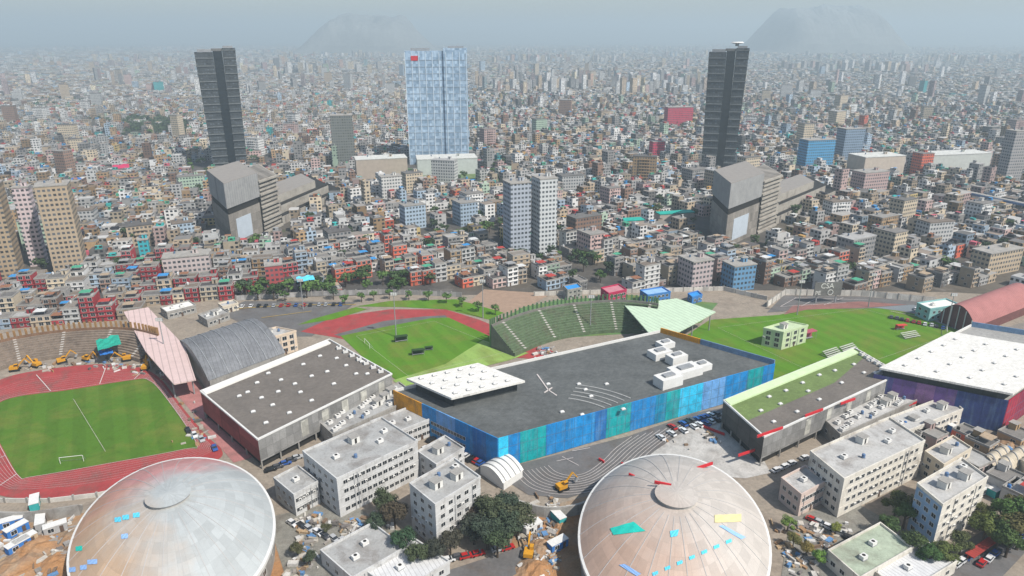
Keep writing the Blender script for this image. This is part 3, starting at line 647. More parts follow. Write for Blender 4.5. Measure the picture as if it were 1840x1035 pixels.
# ------------------------------------------------------------------ grandstands
def stand(label, px, rows, rise, run, seat_m, wall_m, fin_m, nfin, canopy, canopy_m):
    P = smooth([tuple(W(*q)[:2]) for q in px], 5, False)
    o = Vector((*P[len(P) // 2], 0)); t = thing("grandstand", label, "grandstand", o)
    pts = [Vector((p[0], p[1], 0)) - o for p in P]; nr = []
    for i in range(len(pts)):
        d = (pts[min(i + 1, len(pts) - 1)] - pts[max(i - 1, 0)]).normalized(); nr.append(Vector((-d.y, d.x, 0)))
    for i in range(len(pts)):
        EXCL.append((*(pts[i] + o + nr[i] * rows * run * .5)[:2], rows * run * .7 + 2))
    mb = MB().m(seat_m)
    off = lambda i, s, z: pts[i] + nr[i] * s + Vector((0, 0, z))
    for i in range(len(pts) - 1):
        for k in range(rows):
            z0, z1 = 1.2 + k * rise, 1.2 + (k + 1) * rise
            if k == 0: z0 = 0
            mb.face([off(i, k * run, z0), off(i + 1, k * run, z0), off(i + 1, k * run, z1), off(i, k * run, z1)])
            mb.face([off(i, k * run, z1), off(i + 1, k * run, z1), off(i + 1, (k + 1) * run, z1), off(i, (k + 1) * run, z1)])
    mb.build("seating_deck", t)
    top = 1.2 + rows * rise; S = rows * run; mb = MB().m(wall_m)
    for i in range(len(pts) - 1):
        mb.face([off(i + 1, S + .4, 0), off(i, S + .4, 0), off(i, S + .4, top + 1.2), off(i + 1, S + .4, top + 1.2)])
        mb.face([off(i, S, top), off(i + 1, S, top), off(i + 1, S, top + 1.2), off(i, S, top + 1.2)]); mb.face([off(i, S, top + 1.2), off(i + 1, S, top + 1.2), off(i + 1, S + .4, top + 1.2), off(i, S + .4, top + 1.2)])
    for i in (0, len(pts) - 1):
        q = [off(i, 0, 0), off(i, S + .4, 0), off(i, S + .4, top + 1.2), off(i, 0, 1.2)]; mb.face(q if i == 0 else q[::-1])
    mb.build("back_wall", t)
    st = MB().m(conc); n_ = len(pts)                      # aisles
    for i in range(2, n_ - 2, 4):
        a = MB().m(mat("aisle_concrete", (.5, .47, .43), var=.2))
        for k in range(rows):
            z = 1.2 + (k + 1) * rise; p, q = off(i, k * run, z + .06), off(i, (k + 1) * run, z + .06); a.bar(p, q, 1.3, .1)
        a.build("aisle", t)
    for k in range(nfin):
        i = min(int(k / nfin * (n_ - 1)), n_ - 2); s = k / nfin * (n_ - 1) - i
        p = off(i, S + .9, 0).lerp(off(i + 1, S + .9, 0), s)
        MB().m(fin_m).bar(p, p + Vector((0, 0, top + 4)), .5, .9).build("fin", t)
    if canopy:
        cp = [Vector((*W(*q, canopy[1])[:2], 0)) - o for q in canopy[0]]
        MB().m(canopy_m).prism([(p.x, p.y) for p in cp][::-1] if sum((cp[i].x * cp[(i + 1) % len(cp)].y - cp[(i + 1) % len(cp)].x * cp[i].y) for i in range(len(cp))) < 0 else [(p.x, p.y) for p in cp], canopy[1] - .5, canopy[1], True).build("canopy", t)
        cm = sum(cp, Vector()) / len(cp)
        for p in cp:
            p = p.lerp(cm, .12); MB().m(steel).cyl(p.x, p.y, 0, canopy[1] - .5, .3, 8).build("column", t)
            EXCL.append((*(p + o)[:2], 6))
    return t
brown_seat = mat("brown_terrace", (.24, .19, .15), kind='stains', var=.35, scale=.5)
stand("curved brown grandstand with upright fins behind the red running track", [(-60, 690), (20, 660), (110, 644), (200, 640), (252, 652)], 10, .75, 1.1, brown_seat, mat("brown_back_wall", (.22, .13, .08), var=.3), mat("ochre_fin", (.36, .21, .09), var=.3), 46,
      ([(222, 560), (266, 552), (332, 622), (352, 682), (312, 690), (262, 632)], 9), mat("pinkish_white_canopy", (.66, .50, .47), kind='ribs', var=.1, p=2.5))
stand("curved green grandstand with pale canopy behind the grey swimming centre roof", [(925, 642), (985, 616), (1050, 603), (1120, 598), (1170, 604)], 12, .8, 1.25, mat("green_terrace", (.115, .165, .09), kind='stains', var=.35, scale=.5), mat("grey_back_wall", (.2, .19, .17), var=.3), mat("green_fin", (.09, .17, .08), var=.3), 44,
      ([(1122, 548), (1216, 536), (1286, 560), (1250, 580), (1212, 600), (1166, 598)], 10), mat("pale_green_canopy", (.56, .70, .52), kind='ribs', var=.12, p=2.5))
stand("low white-fronted terrace on the near side of the running track", [(150, 914), (70, 926), (0, 926), (-60, 915)], 3, .5, 1.0, mat("grey_terrace", (.42, .40, .36), var=.25), conc, steel, 0, None, None)
stand("low grey terrace beside the cream-white dome and grey lane lines", [(1075, 898), (1030, 914), (980, 918), (930, 905)], 3, .5, 1.0, mat("grey_terrace"), conc, steel, 0, None, None)

# ------------------------------------------------------------------ near white buildings
def block(name, cat, label, L, B, Rr, h, floors, nu, nv, wall_m, roof_m, me=WIN, left_m=None, z0=1.9, extras=(), grow=2):
    f = Frame(L, B, Rr, h); keep_clear(f, grow)
    t = thing(name, label, cat, f.o); u, v = f.lu, f.lv
    mb = MB(f).m(wall_m).box(0, u, 0, v, 0, h - .4)
    if left_m: mb.m(left_m).face([(-.01, v, 0), (-.01, 0, 0), (-.01, 0, h - .4), (-.01, v, h - .4)])
    mb.build("wall", t)
    mb = MB(f).m(roof_m).box(.05, u - .05, .05, v - .05, h - .4, h - .2).m(wall_m)
    mb.box(-.12, u + .12, -.12, .25, h - .5, h + .5, True); mb.box(-.12, u + .12, v - .25, v + .12, h - .5, h + .5, True); mb.box(-.12, .25, .251, v - .251, h - .5, h + .49, True); mb.box(u - .25, u + .12, .251, v - .251, h - .5, h + .49, True)
    roof = mb.build("roof", t)
    dz = (h - 1.0) / floors
    if nu: wins(t, f, 'u', nu, floors, z0, dz, me)
    if nv: wins(t, f, 'v', nv, floors, z0, dz, me)
    wcl = MB().m(white_paint).box(-.45, .45, -.35, 0, 0, .6, True).m(dark).box(-.3, .3, -.36, -.345, .1, .5).mesh("air_unit")
    wallo = [c_ for c_ in t.children if c_.name.startswith("wall")][0]
    for side, n_ in (('u', nu), ('v', nv)):
        for fl in range(floors):
            for k in range(n_):
                if rnd.random() < .22:
                    a = (f.lu if side == 'u' else f.lv) * (.06 + .88 * (k + .98) / n_); q = f((a, 0, 0)) if side == 'u' else f((0, a, 0)); e = f.eu if side == 'u' else -f.ev
                    place("air_unit", wcl, wallo, (q[0], q[1], z0 + fl * dz - .3 + rnd.uniform(-.3, .3)), math.atan2(e.y, e.x))
    for k in range(2): a = f.lu * rnd.uniform(.1, .9); MB(f).m(steel).box(a, a + .18, -.16, -.02, .2, h - .6).build("drain_pipe", wallo)
    for k in range(1, floors): MB(f).m(wall_m).box(-.1, u + .1, -.1, .05, k * dz + .05, k * dz + .3, True).build("string_course", t)
    for e in extras:
        a, b, kind = e
        if kind == 'hut': place("stair_hut", HUT, roof, f((a * u, b * v, h - .2)), math.atan2(f.eu.y, f.eu.x), (.7, .69, .65))
        if kind == 'tank': place("water_tank", TANK, roof, f((a * u, b * v, h - .2)), 0, (.12, .2, .35))
        if kind == 'ac': place("air_unit", AC, roof, f((a * u, b * v, h - .2)), math.atan2(f.eu.y, f.eu.x))
    q = f((u * .5, -.03, 0)); place("door", DOOR, t, q, math.atan2(f.eu.y, f.eu.x))
    return t, f
wm_w = mat("warm_white_wall", (.72, .68, .60), var=.12, scale=.25, kind='stains'); wm_g = mat("grey_white_wall", (.60, .60, .59), var=.14, scale=.25, kind='stains')
blue_shade_w = mat("shaded_side_wall", (.28, .42, .60), var=.2, scale=.3); rf_l = mat("light_flat_roof", (.50, .49, .47), var=.18, scale=.2, kind='stains'); rf_g = mat("grey_flat_roof", (.40, .40, .39), var=.2, scale=.2, kind='stains')  # blue left-wall colour paints in that side's bluish shade
sets = [(0, wm_w, rf_l, "warm white", blue_shade_w, "right of the cream-white dome"), (-912, wm_g, rf_g, "grey-white", None, "right of the grey dome")]
for dx, wm, rf, cn, lm, where in sets:
    S = lambda p: (p[0] + dx, p[1])
    block("office_building", "office building", "%s long flat-roofed office block with window bands %s" % (cn, where), S((1456, 812)), S((1517, 862)), S((1662, 793)), 14, 4, 13, 5, wm, rf, WIN, None, 2.2,
          ((.2, .5, 'ac'), (.5, .7, 'hut'), (.7, .4, 'ac'), (.85, .6, 'ac'), (.35, .3, 'tank')))
    block("office_building", "office building", "small %s building at the near end of the %s office block" % ("pinkish" if dx == 0 else "pale grey", "warm white" if dx == 0 else "grey-white"), S((1404, 860)), S((1440, 890)), S((1484, 866)), 8, 2, 6, 3, mat("pinkish_wall", (.62, .50, .44), var=.15) if dx == 0 else wm, rf, WIN, None, 2.2, ((.5, .5, 'ac'),))
    block("apartment_building", "apartment building", "%s five-storey apartment block among trees %s" % ("warm white" if dx == 0 else "grey-white", where), S((1648, 870)), S((1694, 908)), S((1775, 858)), 16, 5, 5, 3, wm, rf, WIN, lm, 1.9,
          ((.3, .5, 'hut'), (.7, .4, 'hut'), (.5, .75, 'tank'), (.85, .7, 'ac')))
    block("workshop", "workshop", "low %s flat roof at the bottom edge %s" % ("green-grey" if dx == 0 else "grey", where), S((1488, 990)), S((1545, 1040)), S((1640, 985)), 5, 1, 6, 3, wm, mat("green_grey_roof", (.40, .46, .35), var=.2, kind='stains') if dx == 0 else rf, WIN, None, 2.4, ((.3, .4, 'ac'), (.6, .6, 'ac')))
    block("workshop", "workshop", "white sheet-roofed workshop at the bottom edge beside the %s ramp roof" % ("green-grey" if dx == 0 else "grey"), S((1560, 1020)), S((1625, 1068)), S((1720, 1010)), 4, 1, 4, 2, wm, mat("white_ribbed_roof", (.66, .66, .66), kind='ribs', var=.15, p=1.2), WIN, None, 2.2, ((.4, .5, 'ac'),))
    block("service_building", "service building", "%s long low building with a row of windows beside the %s hall" % (cn, "grey" if dx == 0 else "grey-brown"), S((1578, 758)), S((1604, 786)), S((1730, 736)), 7, 2, 14, 2, wm, rf, WIN, None, 2.0, ((.2, .5, 'ac'), (.4, .4, 'ac'), (.6, .6, 'ac'), (.8, .5, 'hut')))
    block("service_building", "service building", "%s low annex with a cluttered grey roof along the %s hall" % (cn, "grey" if dx == 0 else "grey-brown"), S((1478, 752)), S((1510, 782)), S((1664, 712)), 6, 1, 10, 2, conc, rf, WIN, None, 2.6, tuple((.05 + .9 * ((k * 37) % 41) / 41, .15 + .7 * ((k * 23) % 17) / 17, 'hut' if k % 9 == 4 else 'tank' if k % 5 == 2 else 'ac') for k in range(26)))
    block("house", "house", "%s house at the office block's far end, %s" % ("cream" if dx == 0 else "pale grey", where), S((1662, 812)), S((1696, 836)), S((1746, 806)), 9, 3, 4, 2, mat("cream_paint") if dx == 0 else wm, rf, WIN, None, 1.9, ((.4, .5, 'hut'), (.8, .5, 'tank')))
blockfs = None
block("apartment_building", "apartment building", "cream three-storey building with square windows beside the barrel-roofed hall", (452, 600), (488, 607), (532, 595), 10, 3, 3, 2, mat("cream_wall", (.70, .57, .44), var=.1), rf_l, WIN_BIG, None, 2.0, ((.3, .5, 'hut'), (.7, .5, 'tank')))
block("apartment_building", "apartment building", "pale green building with square windows in the middle of the right field", (1372, 590), (1408, 598), (1452, 585), 9, 3, 3, 2, mat("pale_green_wall", (.56, .66, .42), var=.1), mat("pale_green_roof", (.52, .62, .40), var=.15), WIN_BIG, None, 2.0, ((.4, .5, 'hut'),))
block("workshop", "workshop", "long white shed between the pinkish canopy and the asphalt lot", (288, 553), (300, 562), (352, 549), 4, 1, 6, 2, conc, mat("white_sheet"), WIN, None, 2.0, ((.3, .5, 'ac'), (.6, .4, 'ac')))
block("workshop", "workshop", "low grey workshop with rooftop boxes above the barrel-roofed hall", (356, 566), (372, 576), (412, 562), 4, 1, 5, 2, conc, rf_g, WIN, None, 2.0, ((.2, .5, 'ac'), (.5, .4, 'hut'), (.8, .6, 'ac')))
block("clubhouse", "clubhouse", "small cream gatehouse on the pale ground beside the asphalt lot", (392, 546), (400, 552), (428, 545), 4, 1, 3, 1, cream, rf_l, WIN, None, 2.0, ((.5, .5, 'tank'),))
block("clubhouse", "clubhouse", "white clubhouse with teal front beside the red arched roof", (1648, 545), (1672, 556), (1725, 548), 7, 2, 5, 2, mat("teal_wall", (.25, .50, .50), var=.15), mat("white_sheet"), WIN, None, 2.0, ((.3, .5, 'ac'),))
block("clubhouse", "clubhouse", "light blue shed-roofed building behind the green stand, right of the pink one", (1150, 522), (1164, 531), (1205, 525), 6, 2, 5, 1, mat("strong_blue_wall", (.06, .22, .55), var=.15), mat("light_blue_roof", (.3, .5, .75), var=.15), WIN, None, 2.0)
block("clubhouse", "clubhouse", "bright pink-red building with white frames behind the green stand", (1080, 518), (1094, 528), (1126, 521), 7, 2, 4, 1, mat("crimson_wall", (.50, .03, .10), var=.15), mat("pink_roof", (.55, .22, .26), var=.15), WIN_W, None, 2.0)
block("clubhouse", "clubhouse", "bright blue flat-roofed kiosk beside the pale canopy", (1236, 528), (1244, 535), (1262, 530), 4, 1, 2, 1, mat("strong_blue_wall"), mat("bright_blue_roof", (.04, .3, .7), var=.1), WIN, None, 2.0)
block("clubhouse", "clubhouse", "building with a bright sky-blue awning roof left of the pink-red one", (1012, 514), (1020, 522), (1046, 517), 6, 2, 3, 1, conc, mat("bright_blue_roof"), WIN, None, 2.0)

# ------------------------------------------------------------------ towers and big blocks in the city
def tower(px0, label, saucer):
    x0 = px0
    base = W(920 + (x0 + 33 - 920) * .944, 300); EXCL.append((base.x, base.y, 38))
    t = thing("office_tower", label, "tower", (base.x, base.y, 0), -math.atan2(base.x, base.y))
    top = HC + base.y * math.tan(math.atan((66 - 84) / FP)) ; w_ = 60 / FP * base.y
    dk = mat("dark_tower_cladding", (.055, .062, .066), kind='facade_grid', var=.35, scale=.05, p=1.0, rough=.5); dk2 = mat("black_glass_strip", (.008, .012, .016), rough=.15, spec=.5)
    tpr = 1.08
    for (a, b, dy, zt, nm) in ((-.5, -.06, 0, top - 4, "shaft"), (.18, .5, 1.5, top, "shaft")):
        mb = MB().m(dk); x_a, x_b = a * w_, b * w_
        A = [(x_a / tpr, -9 + dy), (x_b / tpr, -9 + dy), (x_b / tpr, 6 + dy), (x_a / tpr, 6 + dy)]; B = [(x_a * tpr, -10 + dy), (x_b * tpr, -10 + dy), (x_b * tpr, 10 + dy), (x_a * tpr, 10 + dy)]
        for i in range(4): j = (i + 1) % 4; mb.face([(*A[i], 0), (*A[j], 0), (*B[j], zt), (*B[i], zt)])
        mb.face([(*p, zt) for p in B]); mb.build(nm, t)
        for k in range(6, int(zt), 8):                   # floor ledges every second storey
            s = 1 + .08 * (2 * k / zt - 1); MB().m(mat("tower_ledge", (.16, .17, .17), var=.3)).box(x_a * s - .4, x_b * s + .4, -10.6 + dy, -9.0 + dy, k, k + .9, True).build("floor_ledge", t)
    MB().m(dk2).box(-.06 * w_, .18 * w_, -6.5, 7, 0, top - 3).build("glass_core", t)
    mb = MB().m(steel).box(-.46 * w_, -.1 * w_, -6, 6, top - 4, top - 1.2).box(.22 * w_, .48 * w_, -5, 6, top, top + 2.2).m(conc_dark).box(-.1 * w_, .2 * w_, -6, 5, top - 3, top - .5)
    mb.build("roof_plant", t)
    if saucer:
        mb = MB().m(white_paint).cyl(.2 * w_, 0, top + 5.2, top + 6.4, 7.0, 20, 5.5).m(steel).cyl(.2 * w_, 0, top + 2, top + 5.2, 2.0, 12).cyl(.2 * w_, 0, top + 4.4, top + 5.2, 3.5, 20, 7.0)
        mb.build("landing_pad", t)
tower(352, "dark two-shaft office tower with a black centre strip, the left of two", False)
tower(1278, "dark two-shaft office tower with a white landing pad on top", True)
def convention(px0, label, rightwing):
    f = Frame((px0 + 0, 306), (px0 + 30, 330), (px0 + 122, 300), 46); keep_clear(f)
    t = thing("convention_centre", label, "convention centre", f.o); u, v, h = f.lu, f.lv, f.h
    cg = mat("raw_concrete", (.27, .245, .215), kind='panels', var=.25, scale=.1, p=5); cl = mat("pale_concrete", (.40, .37, .32), var=.2, scale=.15, kind='stains')
    MB(f).m(cg).box(0, u * .6, 0, v, 0, h * .52).build("wall", t)
    MB(f).m(dark).box(.8, u * .58, .8, v - .8, h * .52, h * .62).build("open_storey", t)
    MB(f).m(mat("ribbed_concrete", (.33, .33, .325), kind='ribs', var=.2, scale=.2, p=1.8)).box(-.6, u * .62, -.6, v + .4, h * .62, h).build("upper_hall", t)
    MB(f).m(mat("tan_roof", (.30, .275, .25), var=.15)).box(-.4, u * .62 - .2, -.4, v + .2, h, h + .4).build("roof", t)
    for k in range(13):                                   # projecting floor slabs of the right-hand stack
        o_ = (1.6, 0, .9)[k % 3]
        MB(f).m(cl).box(u * .625, u + o_, -1 - o_, v * .9, k * h * .07, k * h * .07 + 1.3, True).build("floor_slab", t)
    MB(f).m(cg).box(u * .63, u - 1, .8, v * .88, 0, h * .88).build("stack_wall", t)
    MB(f).m(mat("pale_blue_panel", (.5, .56, .62), var=.1)).box(u * .12, u * .4, -.35, -.05, h * .08, h * .42, True).build("screen_panel", t)
    for k in range(3):                                   # stepped lower wing
        MB(f).m(cl).box(u + 1.7, u * (2.5 - .3 * k) + 8, v * .1 * k, v * .9, k * 7.2, k * 7.2 + 6, True).build("wing_storey", t)
        MB(f).m(mat("tan_roof")).box(u + 2.0, u * (2.5 - .3 * k) + 7.5, v * .1 * k + .4, v * .89, k * 7.2 + 6.003, k * 7.2 + 6.15).build("wing_roof", t)
        if k < 2: MB(f).m(dark).box(u + 2.2, u * (2.5 - .3 * k) + 7, v * .1 * k + .9, v * .88, k * 7.2 + 6, k * 7.2 + 7.2).build("wing_window_band", t)
    for k in range(8):
        a = u * 1.1 + k * u * .17; MB(f).m(cg).box(a, a + 2.2, -.5, .02, 0, 6.2, True).build("wing_pier", t)
    for k in range(3): EXCL.append((*f.w(u * (1.3 + .45 * k), v * .5)[:2], 20))
convention(372, "raw concrete convention centre with projecting slabs below the left dark tower", True)
convention(1284, "raw concrete convention centre with projecting slabs below the tower with the landing pad", True)
def pale_tower():
    b = W(790, 292); EXCL.append((b.x, b.y, 50))
    t = thing("glass_tower", "broad pale blue glass tower in the haze between the two dark towers", "tower", (b.x, b.y, 0), R(6))
    w_ = 104 / FP * b.length; top = HC + b.y * math.tan(math.atan((66 - 84) / FP)); g = mat("pale_blue_curtain_wall", (.4, .55, .75), kind='glass_tower', rough=.3, var=.2, scale=.05)
    MB().m(g).box(-w_ / 2, w_ * .12, -11, 12, 0, top - 3).build("shaft", t); MB().m(g).box(w_ * .12, w_ / 2, -13, 11, 0, top).build("shaft", t)
    for k in range(10): MB().m(mat("tower_mullion", (.62, .72, .8), var=.1)).box(-w_ / 2 + k * w_ / 9.2, -w_ / 2 + k * w_ / 9.2 + .7, -13.4 if k > 5 else -11.4, -13 if k > 5 else -11, 0, top - 4, True).build("mullion", t)
    fl_m = mat("tower_floor_band", (.30, .38, .46), var=.2)
    for k in range(1, int(top / 7.2)):
        MB().m(fl_m).box(-w_ / 2 - .1, w_ * .12 - .1, -11.25, -11.01, k * 7.2, k * 7.2 + .9, True).build("floor_band", t); MB().m(fl_m).box(w_ * .12, w_ / 2 + .1, -13.25, -13.01, k * 7.2, k * 7.2 + .9, True).build("floor_band", t)
    MB().m(steel).box(-w_ * .4, -w_ * .1, -6, 6, top - 3, top).box(w_ * .2, w_ * .45, -6, 6, top, top + 2).build("roof_plant", t)
    MB().m(red_sheet).box(-w_ * .40, -w_ * .29, -11.5, -11.1, top - 13, top - 8, True).build("red_sign", t)
pale_tower()
def city_block(name, cat, label, x0, x1, ytop, ybase, col, depth=14, rz=0, nw=0, roof=None, wm_=None):
    """building given by its width, roof line and foot as measured in the photograph"""
    b = W((x0 + x1) / 2, ybase); w_ = (x1 - x0) / FP * math.hypot(b.y, HC) * .93
    lo, hi = 3, 200
    for _ in range(30):
        mid = (lo + hi) / 2
        if proj((b.x, b.y, mid))[1] > ytop: lo = mid
        else: hi = mid
    h = lo; EXCL.append((b.x, b.y + depth / 2, max(w_, depth) * .62 + 2))
    if w_ > 2.2 * depth:
        for s in (-.35, .35): EXCL.append((b.x + s * w_, b.y + depth / 2, w_ * .25))
    t = thing(name, label, cat, (b.x, b.y, 0), rz)
    o = place("wall", MB().m(wm_ or facade_any).box(-w_ / 2, w_ / 2, 0, depth, 0, h).mesh("wall"), t, color=col)
    roof_ = place("roof", MB().m(roof_any).box(-w_ / 2 - .3, w_ / 2 + .3, -.3, depth + .3, h, h + .7, True).mesh("roof"), t, color=roof or (.36, .34, .31))
    if h > 9: place("stair_hut", HUT, roof_, (w_ * .2, depth * .5, h + .7), 0, col)
    if h > 9: place("water_tank", TANK, roof_, (-w_ * .25, depth * .6, h + .7), 0, (.1, .16, .25))
    return t, w_, h
TAN, TAN2 = (.42, .32, .21), (.46, .36, .25)
for a in (("apartment_building", "apartment building", "tall tan apartment tower at the left edge", -12, 34, 335, 500, TAN, 16, R(24)), ("apartment_building", "apartment building", "tall tan apartment tower right of the slender pinkish one", 100, 152, 335, 490, TAN2, 16, R(24)),
          ("apartment_building", "apartment building", "slender pinkish-white tower between the two tan ones", 56, 82, 338, 478, (.66, .55, .56), 8, R(20)), ("apartment_building", "apartment building", "tall blue-grey and white slab apartment tower above the green trees", 915, 956, 330, 462, (.42, .46, .52), 14, R(22)),
          ("apartment_building", "apartment building", "tall white slab apartment tower beside the blue-grey one", 966, 1002, 322, 458, (.62, .64, .64), 14, R(22)), ("apartment_building", "apartment building", "red-pink wide block near the landing-pad tower", 1196, 1246, 193, 226, (.58, .05, .10), 16, R(10)),
          ("apartment_building", "apartment building", "crimson narrow block standing left of the concrete convention centre", 1170, 1194, 255, 292, (.58, .05, .11), 12, R(10)), ("apartment_building", "apartment building", "bright blue upper block over white floors right of the landing-pad tower", 1440, 1500, 252, 306, (.10, .36, .62), 16, R(14)),
          ("apartment_building", "apartment building", "blue-grey balcony block right of the bright blue one", 1508, 1550, 232, 290, (.25, .34, .45), 16, R(14)), ("apartment_building", "apartment building", "white block with a plain wall behind the concrete wing of the left centre", 686, 726, 318, 356, (.66, .65, .62), 12, R(24)),
          ("apartment_building", "apartment building", "pink-walled block at the right end of the right convention centre wing", 1540, 1600, 310, 352, (.52, .38, .36), 16, R(20)), ("apartment_building", "apartment building", "pink-grey five-storey block behind the sky-blue kiosk", 1236, 1284, 470, 520, (.50, .42, .42), 14, R(24)),
          ("apartment_building", "apartment building", "turquoise narrow block among the tan houses on the left", 254, 272, 432, 470, (.05, .42, .48), 8, R(24)), ("apartment_building", "apartment building", "tan long building with arched windows near the right edge", 1752, 1850, 452, 492, (.52, .42, .30), 12, R(24)),
          ("apartment_building", "apartment building", "pinkish-white long block above the dark red houses", 300, 382, 462, 508, (.56, .48, .46), 12, R(20)), ("apartment_building", "apartment building", "deep red block at the right end of the dark red houses", 480, 512, 478, 516, (.42, .09, .09), 12, R(20)),
          ("apartment_building", "apartment building", "dark striped stepped building behind the left convention centre", 600, 640, 208, 300, (.20, .21, .19), 18, R(12)), ("apartment_building", "apartment building", "blue and teal mid-rise beside the striped lawn fence", 1310, 1360, 478, 522, (.14, .30, .48), 12, R(20)),
          ("apartment_building", "apartment building", "white high block left of the red-pink wide block", 1268, 1296, 205, 248, (.68, .70, .72), 12, R(12)), ("apartment_building", "apartment building", "slim pale block at the right edge above the blue rail line", 1800, 1836, 236, 330, (.40, .38, .37), 12, R(12)),
          ("warehouse", "warehouse", "long pale warehouse with a bright roof between tower and green strip", 748, 862, 286, 314, (.55, .58, .55), 30, R(10)), ("warehouse", "warehouse", "long cream warehouse left of the pale greenish one on the right", 1540, 1630, 282, 322, (.56, .48, .40), 26, R(14)),
          ("warehouse", "warehouse", "long pale greenish warehouse on the right, below the blue blocks", 1640, 1792, 278, 306, (.58, .60, .56), 26, R(12)), ("warehouse", "warehouse", "bright teal-roofed low warehouse, left of two in the middle of the city", 1112, 1160, 397, 412, (.50, .42, .36), 8, R(14)),
          ("warehouse", "warehouse", "bright teal-roofed long warehouse, right of two in the middle of the city", 1180, 1252, 384, 398, (.50, .44, .38), 8, R(14)), ("warehouse", "warehouse", "tan long low building with a flat roof behind the left convention wing", 640, 736, 286, 320, (.45, .38, .31), 24, R(16))):
    rf_ = (.02, .42, .34) if "teal-roofed" in a[2] else ((.62, .62, .58) if a[0] == "warehouse" else None)
    city_block(*a, roof=rf_, wm_=paint_any if a[0] == "warehouse" else None)
# white letters on a dark board above the court wall
def sign_board():
    p = W(1484, 545); t = thing("sign_board", "dark board with white letters CSA and PE above the court wall", "sign", (p.x, p.y, 0), R(6))
    MB().m(conc_dark).box(-8, 8, 0, .5, 4.5, 12.5, True).build("board", t)
    for q in (-6, 5.4): MB().m(steel).box(q, q + .6, .5, 1.1, 0, 11).build("post", t)
    for s, x, z, sz in (("CSA", -4.6, 9.0, 4.2), ("PE", -7.4, 5.2, 3.4)):
        c = bpy.data.curves.new("lettering", 'FONT'); c.body = s; c.size = sz; c.extrude = .06; c.materials.append(white_paint)
        tmp = bpy.data.objects.new("lettering_outline", c); COL.objects.link(tmp); bpy.context.view_layer.update()
        me = bpy.data.meshes.new_from_object(tmp.evaluated_get(bpy.context.evaluated_depsgraph_get())); bpy.data.objects.remove(tmp)
        o = bpy.data.objects.new("lettering", me); COL.objects.link(o); o.parent = t; o.location = (x, -.08, z); o.rotation_euler = (math.pi / 2, 0, 0)
    mb = MB().m(white_paint)
    for k in range(16): a, b = k * math.pi / 8, (k + 1) * math.pi / 8; mb.bar((1.5 + 1.5 * math.cos(a), -.06, 6.5 + 1.5 * math.sin(a)), (1.5 + 1.5 * math.cos(b), -.06, 6.5 + 1.5 * math.sin(b)), .35, .3)
    mb.build("ring_emblem", t)
sign_board()
def long_wall(label, pxs, h, m_, n_=12):
    P = [W(*q) for q in pxs]; t = thing("boundary_wall", label, "wall", P[0])
    for i in range(len(P) - 1):
        a, b = P[i] - P[0], P[i + 1] - P[0]; MB().m(m_).bar(a + Vector((0, 0, h / 2)), b + Vector((0, 0, h / 2)), .35, h).build("wall_panel", t)
        k = max(2, int((b - a).length / 6))
        for j in range(k): q = a.lerp(b, j / k); MB().m(conc).box(q.x - .3, q.x + .3, q.y - .3, q.y + .3, 0, h + .3).build("pier", t)
    return t
long_wall("long white-panelled wall along the far side of the grey sports court", [(1378, 552), (1410, 530), (1548, 532), (1680, 545)], 3.6, mat("grubby_white_wall", (.58, .55, .50), kind='panels', var=.25, p=3))
long_wall("grey wall behind the middle lawn and asphalt lot", [(425, 540), (560, 532), (700, 528), (830, 534)], 3.0, mat("grey_block_wall", (.36, .35, .34), kind='panels', var=.25, p=2.5))
long_wall("white wall line curving behind the green stand", [(960, 532), (1080, 528), (1300, 522), (1378, 540)], 2.6, mat("grubby_white_wall"))
long_wall("low pale wall between the running track and the bare earth", [(-60, 898), (10, 903), (90, 903), (175, 893), (250, 876), (330, 853)], 1.6, mat("pale_wall", (.6, .57, .52), var=.2))
def viaduct():
    a, b = W(1690, 352), W(1900, 398); t = thing("viaduct", "long blue-sided elevated railway crossing the city at the right edge", "viaduct", a); d = b - a
    MB().m(mat("blue_viaduct_side", (.13, .22, .40), var=.2)).bar((0, 0, 8), (d.x, d.y, 8), 7, 1.8).build("deck", t)
    MB().m(conc).bar((0, 0, 9.1), (d.x, d.y, 9.1), 5.5, .3).build("track_bed", t)
    for k in range(12): q = d * ((k + .3) / 12); MB().m(conc).cyl(q.x, q.y, 0, 7.2, 1.0, 8).build("pier", t); EXCL.append((a.x + q.x, a.y + q.y, 9))
viaduct()
rf = thing("red_fence", "long red roofed fence beside the road at the bottom right corner", "fence", W(1738, 1012))
p0, p1 = W(1738, 1012), W(1900, 898); d_ = p1 - p0
MB().m(mat("rust_red_sheet", (.36, .05, .04), kind='ribs', var=.3, p=1)).bar((0, 0, 2.6), (d_.x, d_.y, 2.6), 2.4, .25).build("roof", rf)
MB().m(mat("rust_red_sheet")).bar((0, .6, 1.2), (d_.x, d_.y + .6, 1.2), .2, 2.4).build("panel", rf)
for k in range(12): q = d_ * (k / 11); MB().m(steel).cyl(q.x, q.y - .8, 0, 2.5, .08, 6).build("post", rf)

